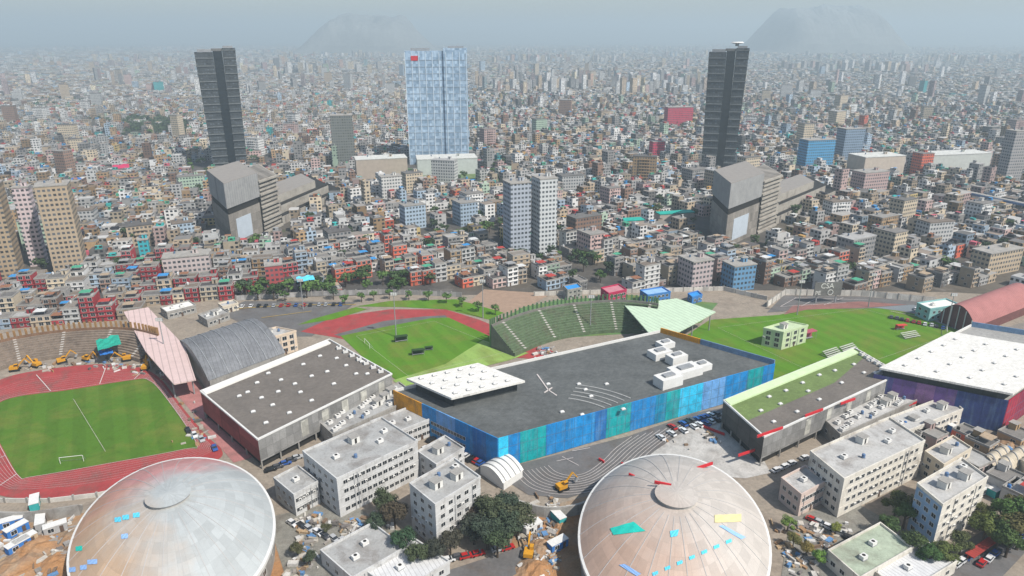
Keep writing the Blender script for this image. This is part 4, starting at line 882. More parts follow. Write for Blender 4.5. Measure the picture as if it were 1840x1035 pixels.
# ------------------------------------------------------------------ the city: lots on a street grid
def far_limit(px):
    return np.interp(px, [-600, 0, 130, 220, 330, 420, 500, 600, 760, 860, 960, 1050, 1280, 1380, 1540, 1660, 1700, 1840, 2600],
                     [604, 592, 584, 574, 555, 534, 524, 524, 519, 512, 520, 522, 516, 514, 524, 522, 512, 516, 516])
def proj_np(x, y):
    z = y * math.cos(PITCH) + HC * math.sin(PITCH); yy = y * math.sin(PITCH) - HC * math.cos(PITCH)
    return 920 + FP * x / z, 517.5 - FP * yy / z
rs = np.random.RandomState(5)
PAL = [("white", (.74, .73, .71), 26), ("cream", (.64, .54, .40), 15), ("beige", (.50, .40, .29), 14), ("light grey", (.52, .52, .51), 14), ("grey", (.33, .32, .31), 12), ("bare brick", (.30, .19, .14), 7),
       ("pinkish", (.55, .40, .37), 6), ("pale blue", (.38, .48, .58), 5), ("tan", (.44, .30, .17), 9), ("dark grey", (.17, .17, .17), 5), ("yellow", (.56, .44, .2), 1.2), ("pale green", (.42, .54, .42), 2), ("dark red", (.40, .05, .06), 0), ("salmon red", (.60, .14, .08), 1), ("teal", (.05, .38, .40), 1)]
PN = [p[0] for p in PAL]; PC = np.array([p[1] for p in PAL]); PW = np.array([p[2] for p in PAL], float)
ROOFC = np.array([(.30, .28, .26), (.22, .21, .20), (.40, .38, .35), (.27, .22, .18), (.17, .16, .155), (.55, .54, .52), (.34, .30, .26), (.12, .11, .11)]) * .72
def zone_weights(px, py):
    w = PW.copy()
    if px < 520 and 468 < py < 615: w[12] = 75; w[4] += 10
    if 598 < px < 772 and 455 < py < 528: w[13] = 150
    if 720 < px < 850 and 90 < py < 420: w[7] += 40; w[3] += 14
    if px < 300 and 330 < py < 480: w[8] += 30; w[1] += 10
    if 1020 < px < 1520 and 390 < py < 530: w[5] += 12; w[6] += 14
    if 680 < px < 750 and 380 < py < 450: w[13] = 22
    return w / w.sum()
lots = []                                    # x, y, rz, w, d, floors, palette index
def add_lots():
    for (ang, xlo, xhi, smax) in ((30, -150, 1e9, 1), (14, -1e9, -150, 1)):
        c, s = math.cos(R(ang)), math.sin(R(ang))
        v = -1400.0; row = 0
        while v < 2100:
            u = -1700.0 + rs.uniform(0, 10); run = 0
            while u < 2100:
                w = rs.uniform(5.6, 10.5) * (1.5 if rs.rand() < .08 else 1); d = rs.uniform(7.6, 10.4)
                x = (u + w / 2) * c - v * s; y = (u + w / 2) * s + v * c
                u += w; run += w
                if run > 75: u += 8; run = 0
                if not (xlo < x < xhi) or y < 150 or x * x + y * y > 1750 ** 2 or abs(x) > y * .92 + 60: continue
                lots.append((x, y, R(ang), w, d, int(rs.choice([1, 2, 2, 3, 3, 4, 5], p=[.1, .15, .19, .2, .16, .13, .07]))))
            row += 1; v += 10.5 if row % 2 else 17.6
add_lots()
lots = np.array(lots)
px, py = proj_np(lots[:, 0], lots[:, 1])
ok = py < far_limit(px)
ex = np.array(EXCL)
for k in range(0, len(ex)):
    ok &= (lots[:, 0] - ex[k, 0]) ** 2 + (lots[:, 1] - ex[k, 1]) ** 2 > (ex[k, 2] + 4) ** 2
TREE_ZONES = [(905, 1010, 448, 482, 26, "above the grey-brown lot"), (430, 600, 524, 542, 18, "along the asphalt lot behind the halls"), (570, 730, 506, 528, 16, "in front of the salmon red houses"), (226, 262, 424, 446, 6, "among the tan houses on the left"),
              (330, 378, 290, 326, 10, "left of the left convention centre"), (700, 905, 296, 336, 34, "on the green strip behind the convention centre"), (1296, 1324, 486, 516, 7, "beside the blue mid-rise"), (1690, 1780, 484, 498, 8, "behind the red arched roof"),
              (160, 340, 212, 256, 18, "in the park beyond the left houses"), (1020, 1120, 470, 510, 9, "between the houses behind the green stand"), (400, 470, 420, 450, 8, "at the foot of the left convention centre"), (760, 900, 380, 430, 16, "between the bluish houses"), (1150, 1230, 205, 240, 12, "beside the red-pink wide block")]
for (a, b, c_, d_, n_, w_) in TREE_ZONES:
    ok &= ~((px > a) & (px < b) & (py > c_) & (py < d_) & (rs.rand(len(px)) < .8))
voids = np.sin(lots[:, 0] / 47. + 1.3) * np.sin(lots[:, 1] / 61. + .4) + .4 * np.sin(lots[:, 0] / 13. + lots[:, 1] / 17.)
ok &= ~((voids > 1.05) & (rs.rand(len(px)) < .8)) & (rs.rand(len(px)) > .03)
lots, px, py = lots[ok], px[ok], py[ok]
pidx = np.array([rs.choice(len(PAL), p=zone_weights(a, b)) for a, b in zip(px, py)])
order = np.argsort(np.hypot(lots[:, 0], lots[:, 1]))
infr = [i for i in order if -5 < px[i] < 1845]
near = infr[:300]; near_set = set(near)

# ---- labels: composed from look and neighbourhood, told apart by rank where two read the same
ORD = "first second third fourth fifth sixth seventh eighth ninth tenth eleventh twelfth thirteenth fourteenth fifteenth sixteenth seventeenth eighteenth nineteenth twentieth twenty-first twenty-second twenty-third twenty-fourth twenty-fifth twenty-sixth twenty-seventh twenty-eighth twenty-ninth thirtieth thirty-first thirty-second thirty-third thirty-fourth thirty-fifth thirty-sixth thirty-seventh thirty-eighth thirty-ninth fortieth".split()
def settle(items):
    """items: (object, label, group, px, py); equal labels get their rank from the left"""
    by = {}
    for it in items: by.setdefault(it[1], []).append(it)
    for lab, L_ in by.items():
        L_.sort(key=lambda q: q[3])
        for k, (o, _, g, x, y) in enumerate(L_):
            n_ = len(L_)
            if n_ == 1: o["label"] = lab
            elif n_ == 2: o["label"] = lab + (", left of two alike" if k == 0 else ", right of two alike")
            else: o["label"] = lab + (", leftmost alike" if k == 0 else ", rightmost alike" if k == n_ - 1 else ", %s alike from left" % ORD[k])
def nearby(x, y):
    row = "front row " if far_limit(x) - y < 22 else ""
    for lim, w_ in ((120, "behind the stand's fins"), (260, "behind brown grandstand"), (400, "behind pinkish canopy"), (600, "behind asphalt lot"), (780, "behind middle lawn"), (920, "behind tan earth lot"), (1080, "behind green grandstand"), (1270, "behind green canopy"), (1400, "left of sports court"), (1560, "behind sports court"), (1690, "left of red arch"), (1e9, "behind red arch")):
        if x < lim: return row + w_
# ---- the 300 nearest houses as things with parts
_hm = {}
def house_meshes(w, d, n_):
    k = (w, d, n_)
    if k in _hm: return _hm[k]
    h = n_ * 2.8
    wl_ = MB().m(paint_any).box(-w / 2, w / 2, -d / 2, d / 2, 0, h)
    for q in range(1, n_): wl_.box(-w / 2 - .12, w / 2 + .12, -d / 2 - .5, -d / 2 + .02, q * 2.8 - .1, q * 2.8 + .12, True)
    wl_ = wl_.mesh("wall")
    rf_ = MB().m(roof_any).box(-w / 2 + .2, w / 2 - .2, -d / 2 + .2, d / 2 - .2, h, h + .06).m(conc)
    rf_.box(-w / 2 - .05, w / 2 + .05, -d / 2 - .05, -d / 2 + .2, h - .02, h + .8); rf_.box(-w / 2 - .05, w / 2 + .05, d / 2 - .2, d / 2 + .05, h - .02, h + .8); rf_.box(-w / 2 - .05, -w / 2 + .2, -d / 2 + .2, d / 2 - .2, h - .02, h + .78); rf_.box(w / 2 - .2, w / 2 + .05, -d / 2 + .2, d / 2 - .2, h - .02, h + .78)
    rf_ = rf_.mesh("roof"); _hm[k] = (wl_, rf_, h); return _hm[k]
SHED = {d_: MB().m(roof_any).box(-w_ / 2, w_ / 2, -d_ / 4, d_ / 4, 2.3, 2.42, True).m(steel).box(-w_ / 2, -w_ / 2 + .1, -d_ / 4, -d_ / 4 + .1, 0, 2.3).box(w_ / 2 - .1, w_ / 2, -d_ / 4, -d_ / 4 + .1, 0, 2.3).box(-w_ / 2, -w_ / 2 + .1, d_ / 4 - .1, d_ / 4, 0, 2.3).box(w_ / 2 - .1, w_ / 2, d_ / 4 - .1, d_ / 4, 0, 2.3).mesh("roof_shed") for w_, d_ in ((4.6, 8), (5.4, 10))}
SHEDC = [("white", (.66, .66, .64)), ("grey", (.33, .33, .33)), ("rusty", (.30, .14, .08)), ("blue", (.05, .28, .60)), ("red", (.45, .06, .05)), ("green", (.08, .36, .22)), ("tan", (.42, .32, .22))]
TANKC = [("black tank", (.03, .03, .03)), ("blue tank", (.04, .16, .42)), ("white tank", (.7, .7, .7))]
def house(x, y, rz, w, d, n_, ci, label_tail=None):
    w = min((5.8, 7.4, 9.4, 12.0), key=lambda q: abs(q - w)); d = 8.0 if d < 9.2 else 10.0; n_ = max(2, n_) if rnd.random() < .8 else max(1, n_)
    wm_, rm_, h = house_meshes(w, d, n_)
    t = thing("house", "", "house", (x, y, .02), rz + rnd.choice((0, 0, 0, R(3), R(-3))))
    c = np.clip(np.array(PC[ci]) * rnd.uniform(.6, 1.08), 0, .8)
    place("wall", wm_, t, color=tuple(c)); roof = place("roof", rm_, t, color=tuple(ROOFC[rnd.randrange(len(ROOFC))]))
    nu = 2 if w < 8 else 3; big = rnd.random() < .45
    for q in range(n_):
        for k in range(nu):
            if q == 0 and k == 0: continue
            place("window", WIN_BIG if big else (WIN_W if nu == 2 and w > 7 else WIN), t, (-w / 2 + w * (k + .5) / nu, -d / 2 - .02, q * 2.8 + 1.55))
        if rnd.random() < .8: place("window", WIN, t, (-w / 2 - .02, rnd.uniform(-d * .2, d * .2), q * 2.8 + 1.6), -math.pi / 2)
        if rnd.random() < .4: place("window", WIN, t, (w / 2 + .02, rnd.uniform(-d * .2, d * .2), q * 2.8 + 1.6), math.pi / 2)
    place("door", DOOR, t, (-w / 2 + w * .5 / nu, -d / 2 - .02, .02))
    top = []
    if rnd.random() < .55:
        place("stair_hut", HUT, roof, (w / 2 - 1.8, d / 2 - 1.8, h + .06), 0, tuple(c)); top.append("stair hut")
    if rnd.random() < .6:
        tn, tc_ = rnd.choice(TANKC); place("water_tank", TANK, roof, (-w / 2 + 1.2, d / 2 - 1.4, h + .06), 0, tc_); top.append(tn)
    if rnd.random() < .5:
        sn, sc = rnd.choice(SHEDC); place("roof_shed", SHED[int(d)], roof, (-w * .02, -d * .2, h + .06), 0, sc); top.insert(0, sn + " roof shed")
    num = ["one", "two", "three", "four", "five"][n_ - 1]
    return t, "%s %s-storey house, %s," % (PN[ci], num, ", ".join(top[:2]) if top else "bare flat roof"), "%s %s-storey house, %s," % (PN[ci], num, top[0] if top else "bare flat roof")
items = []
for i in near:
    x, y, rz, w, d, n_ = lots[i]
    t, lab, short = house(x, y, rz, w, d, int(n_), pidx[i]); nb = nearby(px[i], py[i])
    t["group"] = "houses crowded beyond the sports grounds"
    items.append((t, (lab if len((lab + nb).replace("-", " ").split()) <= 13 else short) + " " + nb, "", px[i], py[i]))
# houses and sheds among the white blocks at the right edge
for (hx, hy, w, d, n_, ci) in ((1640, 790, 8, 9, 1, 0), (1668, 800, 7.4, 9, 2, 6), (1735, 800, 8, 9, 1, 13), (1758, 815, 7.4, 9, 1, 8), (1700, 830, 7.4, 9, 1, 1), (1745, 850, 9, 9, 2, 6), (1800, 880, 9, 9, 2, 0), (1830, 905, 9, 9, 1, 3), (1822, 790, 9, 9, 1, 8), (1560, 802 + 40, 0, 0, 0, 0)):
    if not w: continue
    p = W(hx, hy)
    t, lab, short = house(p.x, p.y, R(30), w, d, n_, ci); t["group"] = "small houses among the white blocks"
    items.append((t, short + " below the navy front", "", hx, hy))
settle(items)

# ---- mid-rise apartment buildings scattered through the city
def rank_tail(x, y):
    v = "far out" if y < 170 else "beyond the dark towers" if y < 235 else "level with towers" if y < 300 else "halfway out" if y < 400 else "near sports grounds"
    h = "on the far left" if x < 330 else "by left dark tower" if x < 620 else "by pale blue tower" if x < 930 else "in the middle" if x < 1200 else "by landing-pad tower" if x < 1480 else "on the far right"
    return v + " " + h
items = []; tries = 0; MID = []
while len(MID) < 105 and tries < 5000:
    tries += 1
    x = rnd.uniform(0, 1840); y = 120 + 360 * rnd.random() ** 1.5
    if y > far_limit(x) - 25: continue
    b = W(x, y)
    if any((b.x - e[0]) ** 2 + (b.y - e[1]) ** 2 < (e[2] + 12) ** 2 for e in EXCL): continue
    ci = int(rs.choice(len(PAL), p=zone_weights(x, y))); n_ = rnd.choice((5, 6, 6, 7, 8, 9, 11)) if y < 330 else rnd.choice((5, 5, 6, 7))
    if y < 200: n_ = rnd.choice((8, 10, 12, 15))
    w, d = rnd.uniform(12, 24), rnd.uniform(11, 16); h = n_ * 3.0
    t = thing("apartment_building", "", "apartment building", (b.x, b.y, .02), R(rnd.choice((30, 30, 16, 10, -14))))
    c = tuple(np.clip(np.array(PC[ci]) * rnd.uniform(.85, 1.12), 0, .8))
    place("wall", MB().m(facade_any).box(-w / 2, w / 2, -d / 2, d / 2, 0, h).mesh("wall"), t, color=c)
    roof_ = place("roof", MB().m(roof_any).box(-w / 2 - .2, w / 2 + .2, -d / 2 - .2, d / 2 + .2, h, h + .6, True).mesh("roof"), t, color=tuple(ROOFC[rnd.randrange(6)]))
    place("stair_hut", HUT, roof_, (w * .22, d * .1, h + .6), 0, c); place("water_tank", TANK, roof_, (-w * .25, d * .2, h + .6), 0, (.1, .14, .2))
    if ci % 2 == 0 and y > 200:
        bal = MB().m(paint_any).box(-w * .22, w * .22, -d / 2 - 1.1, -d / 2 + .02, -.1, .9, True).mesh("balcony")
        for k in range(1, n_): place("balcony", bal, t, (0, 0, k * 3), color=c)
    EXCL.append((b.x, b.y, max(w, d) * .6)); MID.append((b.x, b.y, max(w, d) * .6 + 5)); t["group"] = "mid-rise blocks in the city"
    items.append((t, "%s %s block %s" % (PN[ci], {5: "five-storey", 6: "six-storey", 7: "seven-storey", 8: "eight-storey", 9: "nine-storey", 10: "ten-storey", 11: "eleven-storey", 12: "twelve-storey", 15: "fifteen-storey"}[n_], rank_tail(x, y)), "", x, y))
settle(items)

# ---- everything beyond as one mass: thousands of blocks out to the haze
def facade_vertex():
    m = mat("distant_facade", (.5, .5, .5), var=.14, scale=.15); n, l = m.node_tree.nodes, m.node_tree.links
    at = n.new("ShaderNodeAttribute"); at.attribute_name = "Col"
    uv = n.new("ShaderNodeUVMap"); sx = n.new("ShaderNodeSeparateXYZ"); l.new(uv.outputs[0], sx.inputs[0])
    def mt(op, a, b=None):
        k = n.new("ShaderNodeMath"); k.operation = op
        for i, v in enumerate((a, b)):
            if v is None: continue
            if isinstance(v, (int, float)): k.inputs[i].default_value = v
            else: l.new(v, k.inputs[i])
        return k.outputs[0]
    fu = mt('FRACT', mt('MULTIPLY', sx.outputs[0], 1 / 3.1)); fv = mt('FRACT', mt('MULTIPLY', sx.outputs[1], 1 / 2.85))
    wn_ = n.new("ShaderNodeTexWhiteNoise"); wn_.noise_dimensions = '2D'; cx = n.new("ShaderNodeCombineXYZ")
    l.new(mt('FLOOR', mt('MULTIPLY', sx.outputs[0], 1 / 3.1)), cx.inputs[0]); l.new(mt('FLOOR', mt('MULTIPLY', sx.outputs[1], 1 / 2.85)), cx.inputs[1]); l.new(cx.outputs[0], wn_.inputs["Vector"])
    mk = mt('MULTIPLY', mt('MULTIPLY', mt('LESS_THAN', mt('ABSOLUTE', mt('SUBTRACT', fu, .5)), .30), mt('LESS_THAN', mt('ABSOLUTE', mt('SUBTRACT', fv, .55)), .27)), mt('MULTIPLY', mt('GREATER_THAN', sx.outputs[1], 0), mt('GREATER_THAN', wn_.outputs["Value"], .18)))
    mx = n.new("ShaderNodeMix"); mx.data_type = 'RGBA'; l.new(mk, mx.inputs[0]); l.new(at.outputs["Color"], mx.inputs[6]); mx.inputs[7].default_value = (.03, .033, .038, 1)
    hv = [k for k in n if k.bl_idname == "ShaderNodeHueSaturation"][0]; l.new(mx.outputs[2], hv.inputs["Color"]); return m
def mass(name, cx, cy, z0, w, d, h, rz, wcol, rcol, m_, label, cat):
    """many separate closed boxes in one mesh (walls carry metre UVs for the window grid)"""
    N = len(cx); sg = np.array([(-1, -1), (1, -1), (1, 1), (-1, 1)]) * .5
    lx = sg[None, :, 0] * w[:, None]; ly = sg[None, :, 1] * d[:, None]; c, s = np.cos(rz)[:, None], np.sin(rz)[:, None]
    X = cx[:, None] + lx * c - ly * s; Y = cy[:, None] + lx * s + ly * c
    V = np.zeros((N, 8, 3)); V[:, :4, 0] = X; V[:, 4:, 0] = X; V[:, :4, 1] = Y; V[:, 4:, 1] = Y; V[:, :4, 2] = z0[:, None]; V[:, 4:, 2] = (z0 + h)[:, None]
    Q = np.array([(0, 1, 5, 4), (1, 2, 6, 5), (2, 3, 7, 6), (3, 0, 4, 7), (4, 5, 6, 7)])
    idx = (np.arange(N)[:, None, None] * 8 + Q[None]).reshape(-1)
    me = bpy.data.meshes.new(name); me.vertices.add(N * 8); me.vertices.foreach_set("co", V.reshape(-1))
    me.loops.add(N * 20); me.loops.foreach_set("vertex_index", idx.astype(np.int32)); me.polygons.add(N * 5)
    me.polygons.foreach_set("loop_start", np.arange(0, N * 20, 4, dtype=np.int32)); me.polygons.foreach_set("loop_total", np.full(N * 5, 4, np.int32))
    uv = np.full((N, 5, 4, 2), -5.0); o_ = (np.arange(N) * 7.13 % 400)[:, None]
    for k in range(4):
        L_ = w if k % 2 == 0 else d
        uv[:, k, :, 0] = np.stack([0 * L_, L_, L_, 0 * L_], 1) + o_ + k * 50; uv[:, k, :, 1] = np.stack([0 * h, 0 * h, h, h], 1) + .02
    ul = me.uv_layers.new(name="UVMap"); ul.data.foreach_set("uv", uv.reshape(-1))
    ca = me.attributes.new("Col", 'FLOAT_COLOR', 'FACE'); C = np.ones((N, 5, 4)); C[:, :4, :3] = wcol[:, None]; C[:, 4, :3] = rcol; ca.data.foreach_set("color", C.reshape(-1))
    me.polygons.foreach_set("use_smooth", np.zeros(N * 5, bool))
    me.update(calc_edges=True); me.validate(); me.materials.append(m_)
    o = bpy.data.objects.new(name, me); COL.objects.link(o); o["kind"] = "stuff"; tag(o, label, cat); return o
dv = facade_vertex()
def build_mass():
    rest = np.array([i for i in range(len(lots)) if i not in near_set]); L_ = lots[rest]
    keep = np.ones(len(L_), bool)
    for e in MID: keep &= (L_[:, 0] - e[0]) ** 2 + (L_[:, 1] - e[1]) ** 2 > e[2] ** 2
    L_ = L_[keep]; ci = pidx[rest][keep]; N = len(L_)
    fl = np.maximum(L_[:, 5], 1); tall = rs.rand(N) < .02; fl = np.where(tall, rs.randint(5, 10, N), fl)
    h = fl * 2.8 + rs.uniform(0, 1, N)
    wc = np.clip(PC[ci] * rs.uniform(.55, 1.2, (N, 1)), 0, .8); rc_ = ROOFC[rs.randint(0, len(ROOFC), N)] * rs.uniform(.9, 1.5, (N, 1))
    A = [L_[:, 0], L_[:, 1], np.zeros(N), L_[:, 3] * .98, L_[:, 4], h, L_[:, 2], wc, rc_]
    # stair huts, sheds and tanks on the roofs
    k = np.repeat(np.arange(N), 2); k = k[rs.rand(len(k)) < .6]; n_ = len(k)
    ox, oy = rs.uniform(-.3, .3, n_) * L_[k, 3], rs.uniform(-.3, .3, n_) * L_[k, 4]; c, s = np.cos(L_[k, 2]), np.sin(L_[k, 2])
    sc = np.array([q[1] for q in SHEDC] + [(.6, .6, .58)] * 3 + [(.3, .3, .3)] * 3 + [(.04, .04, .05)] * 3 + [(.55, .12, .16), (.05, .42, .40), (.5, .3, .1)])[rs.randint(0, len(SHEDC) + 12, n_)]
    B = [L_[k, 0] + ox * c - oy * s, L_[k, 1] + ox * s + oy * c, h[k], rs.uniform(1.2, 5, n_), rs.uniform(1.2, 4.5, n_), rs.uniform(.9, 2.8, n_), L_[k, 2], np.where(rs.rand(n_, 1) < .5, wc[k], sc), sc]
    parts = [A, B]
    # farther rings, the cells growing with distance
    for (r0, r1, cell, hl, hh) in ((1750, 3000, 15, 4, 11), (3000, 5500, 24, 4, 13), (5500, 11500, 46, 5, 18)):
        g = np.arange(-r1, r1, cell); gx, gy = np.meshgrid(g, g[g > 0]); gx, gy = gx.ravel() + rs.uniform(-.3, .3, gx.size) * cell, gy.ravel() + rs.uniform(-.3, .3, gx.size) * cell
        rr = np.hypot(gx, gy); q = (rr > r0) & (rr < r1) & (np.abs(gx) < gy * .85 + 50)
        vo = np.sin(gx / 310. + 2) * np.sin(gy / 270.) + .5 * np.sin(gx / 90. + gy / 120.)
        q &= ~((vo > .95) & (rs.rand(gx.size) < .85)) & (rs.rand(gx.size) > .12)
        for hx, hw in HILLS: q &= ~((gy > 6100) & (gy < 7800) & (np.abs(gx - hx) < hw * .95))
        gx, gy = gx[q], gy[q]; n_ = len(gx); vv = np.sin(gx / 420. + 1) * np.sin(gy / 350. + 2)
        h = rs.uniform(hl, hh, n_); tl = rs.rand(n_) < np.where(vv > .62, .10, .008); h = np.where(tl, rs.uniform(16, 46, n_), h)
        w, d = rs.uniform(.45, .95, n_) * cell, rs.uniform(.45, .95, n_) * cell; w = np.where(tl, np.minimum(w, 22), w); d = np.where(tl, np.minimum(d, 20), d)
        wc = np.clip(PC[rs.choice(len(PAL), n_, p=PW / PW.sum())] * rs.uniform(.65, 1.2, (n_, 1)), 0, .8); wc = np.where(tl[:, None], np.clip(wc * 1.15, .3, .8), wc)
        parts.append([gx, gy, np.zeros(n_), w, d, h, R(20) + rs.uniform(-.5, .5, n_), wc, ROOFC[rs.randint(0, len(ROOFC), n_)] * rs.uniform(1.1, 1.9, (n_, 1))])
    mass("distant_city_houses", *[np.concatenate([p[i] for p in parts]) for i in range(9)], dv, "endless pale city houses spreading to the haze on the horizon", "houses")
HD = 6800.0
HILLS = []
for (xa, xb) in ((555, 805), (1330, 1562)): HILLS.append((((xa + xb) / 2 - 920) / FP * HD, (xb - xa) / 2 / FP * HD))
build_mass()
def hills():
    m_ = mat("hill_slope", (.23, .235, .225), var=.35, scale=.004)
    for n_, ((hx, hw), top, flat, dep, skew) in enumerate(zip(HILLS, ((66 - 31) / FP * HD + HC - 4, (66 - 19) / FP * HD + HC - 4), (.36, .52), (650, 750), (-.02, .0))):
        mb = MB().m(m_); NX, NY = 120, 40
        def hgt(u, v):
            e = 1 - abs(u - skew); f_ = min(1, max(0, e / (1 - flat))); f_ = f_ * f_ * (3 - 2 * f_)
            g = max(0, 1 - abs(v) ** 2.2)
            return top * f_ * g ** .7 * (1 + .10 * mnoise.fractal(Vector((u * 5 + n_ * 9, v * 4, .3)), 1.0, 2.0, 5)) - 2
        P = [[(hx + hw * (2 * i / NX - 1), HD + 100 + dep * (2 * j / NY - 1), hgt(2 * i / NX - 1, 2 * j / NY - 1)) for i in range(NX + 1)] for j in range(NY + 1)]
        for j in range(NY):
            for i in range(NX): mb.face([P[j][i], P[j][i + 1], P[j + 1][i + 1], P[j + 1][i]])
        o = mb.build("hill"); o["kind"] = "structure"
        for pl in o.data.polygons: pl.use_smooth = True
hills()

# ------------------------------------------------------------------ trees
leaf = mat("leaves", per_object=True, var=.6, scale=3.2, rough=.8)
bark = mat("bark", (.09, .065, .045), var=.3, scale=2)
def tree_meshes(seed, leaves, size):
    r = random.Random(seed); mb = MB().m(leaf); tr = MB().m(bark)
    tr.cyl(0, 0, 0, .42, .035, 7, .024); cl = []
    for k in range(6):
        a = k * 1.05 + r.uniform(-.3, .3); l = r.uniform(.18, .30); z = r.uniform(.52, .85); p = (l * math.cos(a), l * math.sin(a), z)
        tr.bar((0, 0, .36 + .02 * k), p, .018); cl.append((p, r.uniform(.12, .2)))
    cl.append(((r.uniform(-.05, .05), r.uniform(-.05, .05), .84), .17)); tr.bar((0, 0, .4), (0, 0, .8), .02)
    for _ in range(leaves):
        (c, rad) = r.choice(cl); d = Vector((r.gauss(0, 1), r.gauss(0, 1), r.gauss(0, .8))).normalized() * rad * r.uniform(.55, 1.12)
        c = Vector(c) + d; s = size * r.uniform(.6, 1.3); n_ = (d.normalized() + Vector((r.uniform(-.6, .6), r.uniform(-.6, .6), r.uniform(-.2, .8)))).normalized()
        x = n_.cross(Vector((0, 0, 1))).normalized() * s; y = n_.cross(x).normalized() * s * .8
        mb.face([c - x * .9 - y * .3, c + x * .2 - y, c + x + y * .2, c - x * .1 + y])
    return mb.mesh("crown"), tr.mesh("trunk")
BIG = [tree_meshes(k, 2600, .027) for k in range(4)]; SMALL = [tree_meshes(20 + k, 200, .075) for k in range(4)]
TREES, CARS = [], []
def tree(x, y, h, label, group, pool, col):
    t = thing("tree", label, "tree", (x, y, .02), rnd.uniform(0, 6), group); cr, tk = rnd.choice(pool); s = (h * rnd.uniform(.9, 1.25), h * rnd.uniform(.9, 1.25), h)
    a = place("crown", cr, t, color=col); b = place("trunk", tk, t); a.scale = s; b.scale = s
    TREES.append((t, ("pale " if sum(col) > .31 else "deep " if sum(col) < .17 else "") + label + (", tall" if h > 9 else ", short" if h < 7 else ""), "", proj((x, y, 0))[0], 0)); return t
def in_dome(p): return any((q[1](p.x, p.y)[0] / 28) ** 2 + (q[1](p.x, p.y)[1] / 40) ** 2 < 1 for q in (aL, aR))
for gi, (dx, col) in enumerate(((0, (.07, .105, .035)), (-912, (.055, .068, .045)))):
    for k, (x, y, h) in enumerate(((1606, 930, 10), (1622, 950, 9), (1592, 962, 7), (1636, 1000, 9), (1662, 1022, 8), (1694, 1018, 8), (1722, 1000, 8), (1764, 978, 10), (1788, 988, 11), (1806, 1002, 10), (1826, 988, 12), (1842, 965, 12), (1792, 956, 12), (1818, 945, 11), (1758, 945, 8), (1424, 985, 5), (1448, 1002, 5), (1470, 1016, 5), (1414, 955, 5), (1500, 962, 4))):
        p = W(x + dx, y)
        if in_dome(p): continue
        yel = k >= 15
        where = ("by the cream dome" if gi == 0 else "by the grey dome") if yel else ("left of the %s block" if k < 3 else "before the %s block" if k < 7 else "right of the %s block") % ("warm white" if gi == 0 else "grey-white")
        tree(p.x, p.y, h, "%s %s" % ("yellowish bush" if yel else "leafy tree", where), "trees around the white blocks, %s" % where, BIG,
             tuple(np.array((.16, .19, .05) if yel and gi == 0 else col) * np.array((rnd.uniform(.8, 1.7), rnd.uniform(.85, 1.4), 1))))
for (a, b, c_, d_, n_, where) in TREE_ZONES:
    for k in range(n_):
        p = W(rnd.uniform(a, b), rnd.uniform(c_, d_))
        if any((p.x - e[0]) ** 2 + (p.y - e[1]) ** 2 < (e[2] + 1) ** 2 for e in EXCL): continue
        tree(p.x, p.y, rnd.uniform(6, 10), "green tree " + where, "trees " + where, SMALL, tuple(np.array(rnd.choice(((.06, .11, .03), (.09, .16, .04), (.05, .08, .04)))) * rnd.uniform(.8, 1.3)))
for k in range(90):                          # trees standing between the near houses
    x = rnd.uniform(0, 1840); y = rnd.uniform(330, 515); p = W(x, y)
    if y > far_limit(x) - 4: continue
    tree(p.x, p.y, rnd.uniform(6, 11), "green tree rising between crowded houses %s" % ("on the left" if x < 600 else "in the middle" if x < 1250 else "on the right"), "trees between the houses", SMALL, tuple(np.array((.05, .08, .03)) * rnd.uniform(.8, 1.5)))
for (x, y) in ((650, 543), (672, 541), (700, 538), (735, 540), (770, 541), (802, 545), (830, 552), (860, 560), (890, 566), (620, 548)):
    p = W(x, y); tree(p.x, p.y, 6, "green tree in the row along the middle lawn", "row of trees along the middle lawn", SMALL, (.09, .17, .04))
def far_trees():                             # parks beyond the dark towers
    mb = MB().m(mat("park_leaves", (.05, .075, .035), var=.5, scale=.08))
    for (a, b, c_, d_, n_) in ((230, 400, 205, 240, 260), (700, 900, 120, 140, 160), (860, 1000, 130, 200, 200), (60, 130, 165, 200, 90), (1380, 1460, 180, 215, 90), (1180, 1300, 195, 235, 80), (1650, 1840, 190, 260, 200), (1400, 1560, 122, 132, 120), (0, 1840, 140, 300, 420)):
        for _ in range(n_):
            p = W(rnd.uniform(a, b), rnd.uniform(c_, d_)); s = rnd.uniform(4, 7)
            for q in range(16):
                c = p + Vector((rnd.gauss(0, s * .5), rnd.gauss(0, s * .5), 2 + s * rnd.random())); w_ = s * rnd.uniform(.2, .5)
                n_ = Vector((rnd.gauss(0, 1), rnd.gauss(0, 1) - .4, rnd.random() + .3)).normalized(); x = n_.cross(Vector((0, 0, 1))).normalized() * w_; y = n_.cross(x) * .8
                mb.face([c - x - y * .4, c + x * .3 - y, c + x + y * .3, c - x * .2 + y])
    o = mb.build("park_trees"); o["kind"] = "stuff"; tag(o, "dark tree clumps in parks far out in the city", "trees")
far_trees()

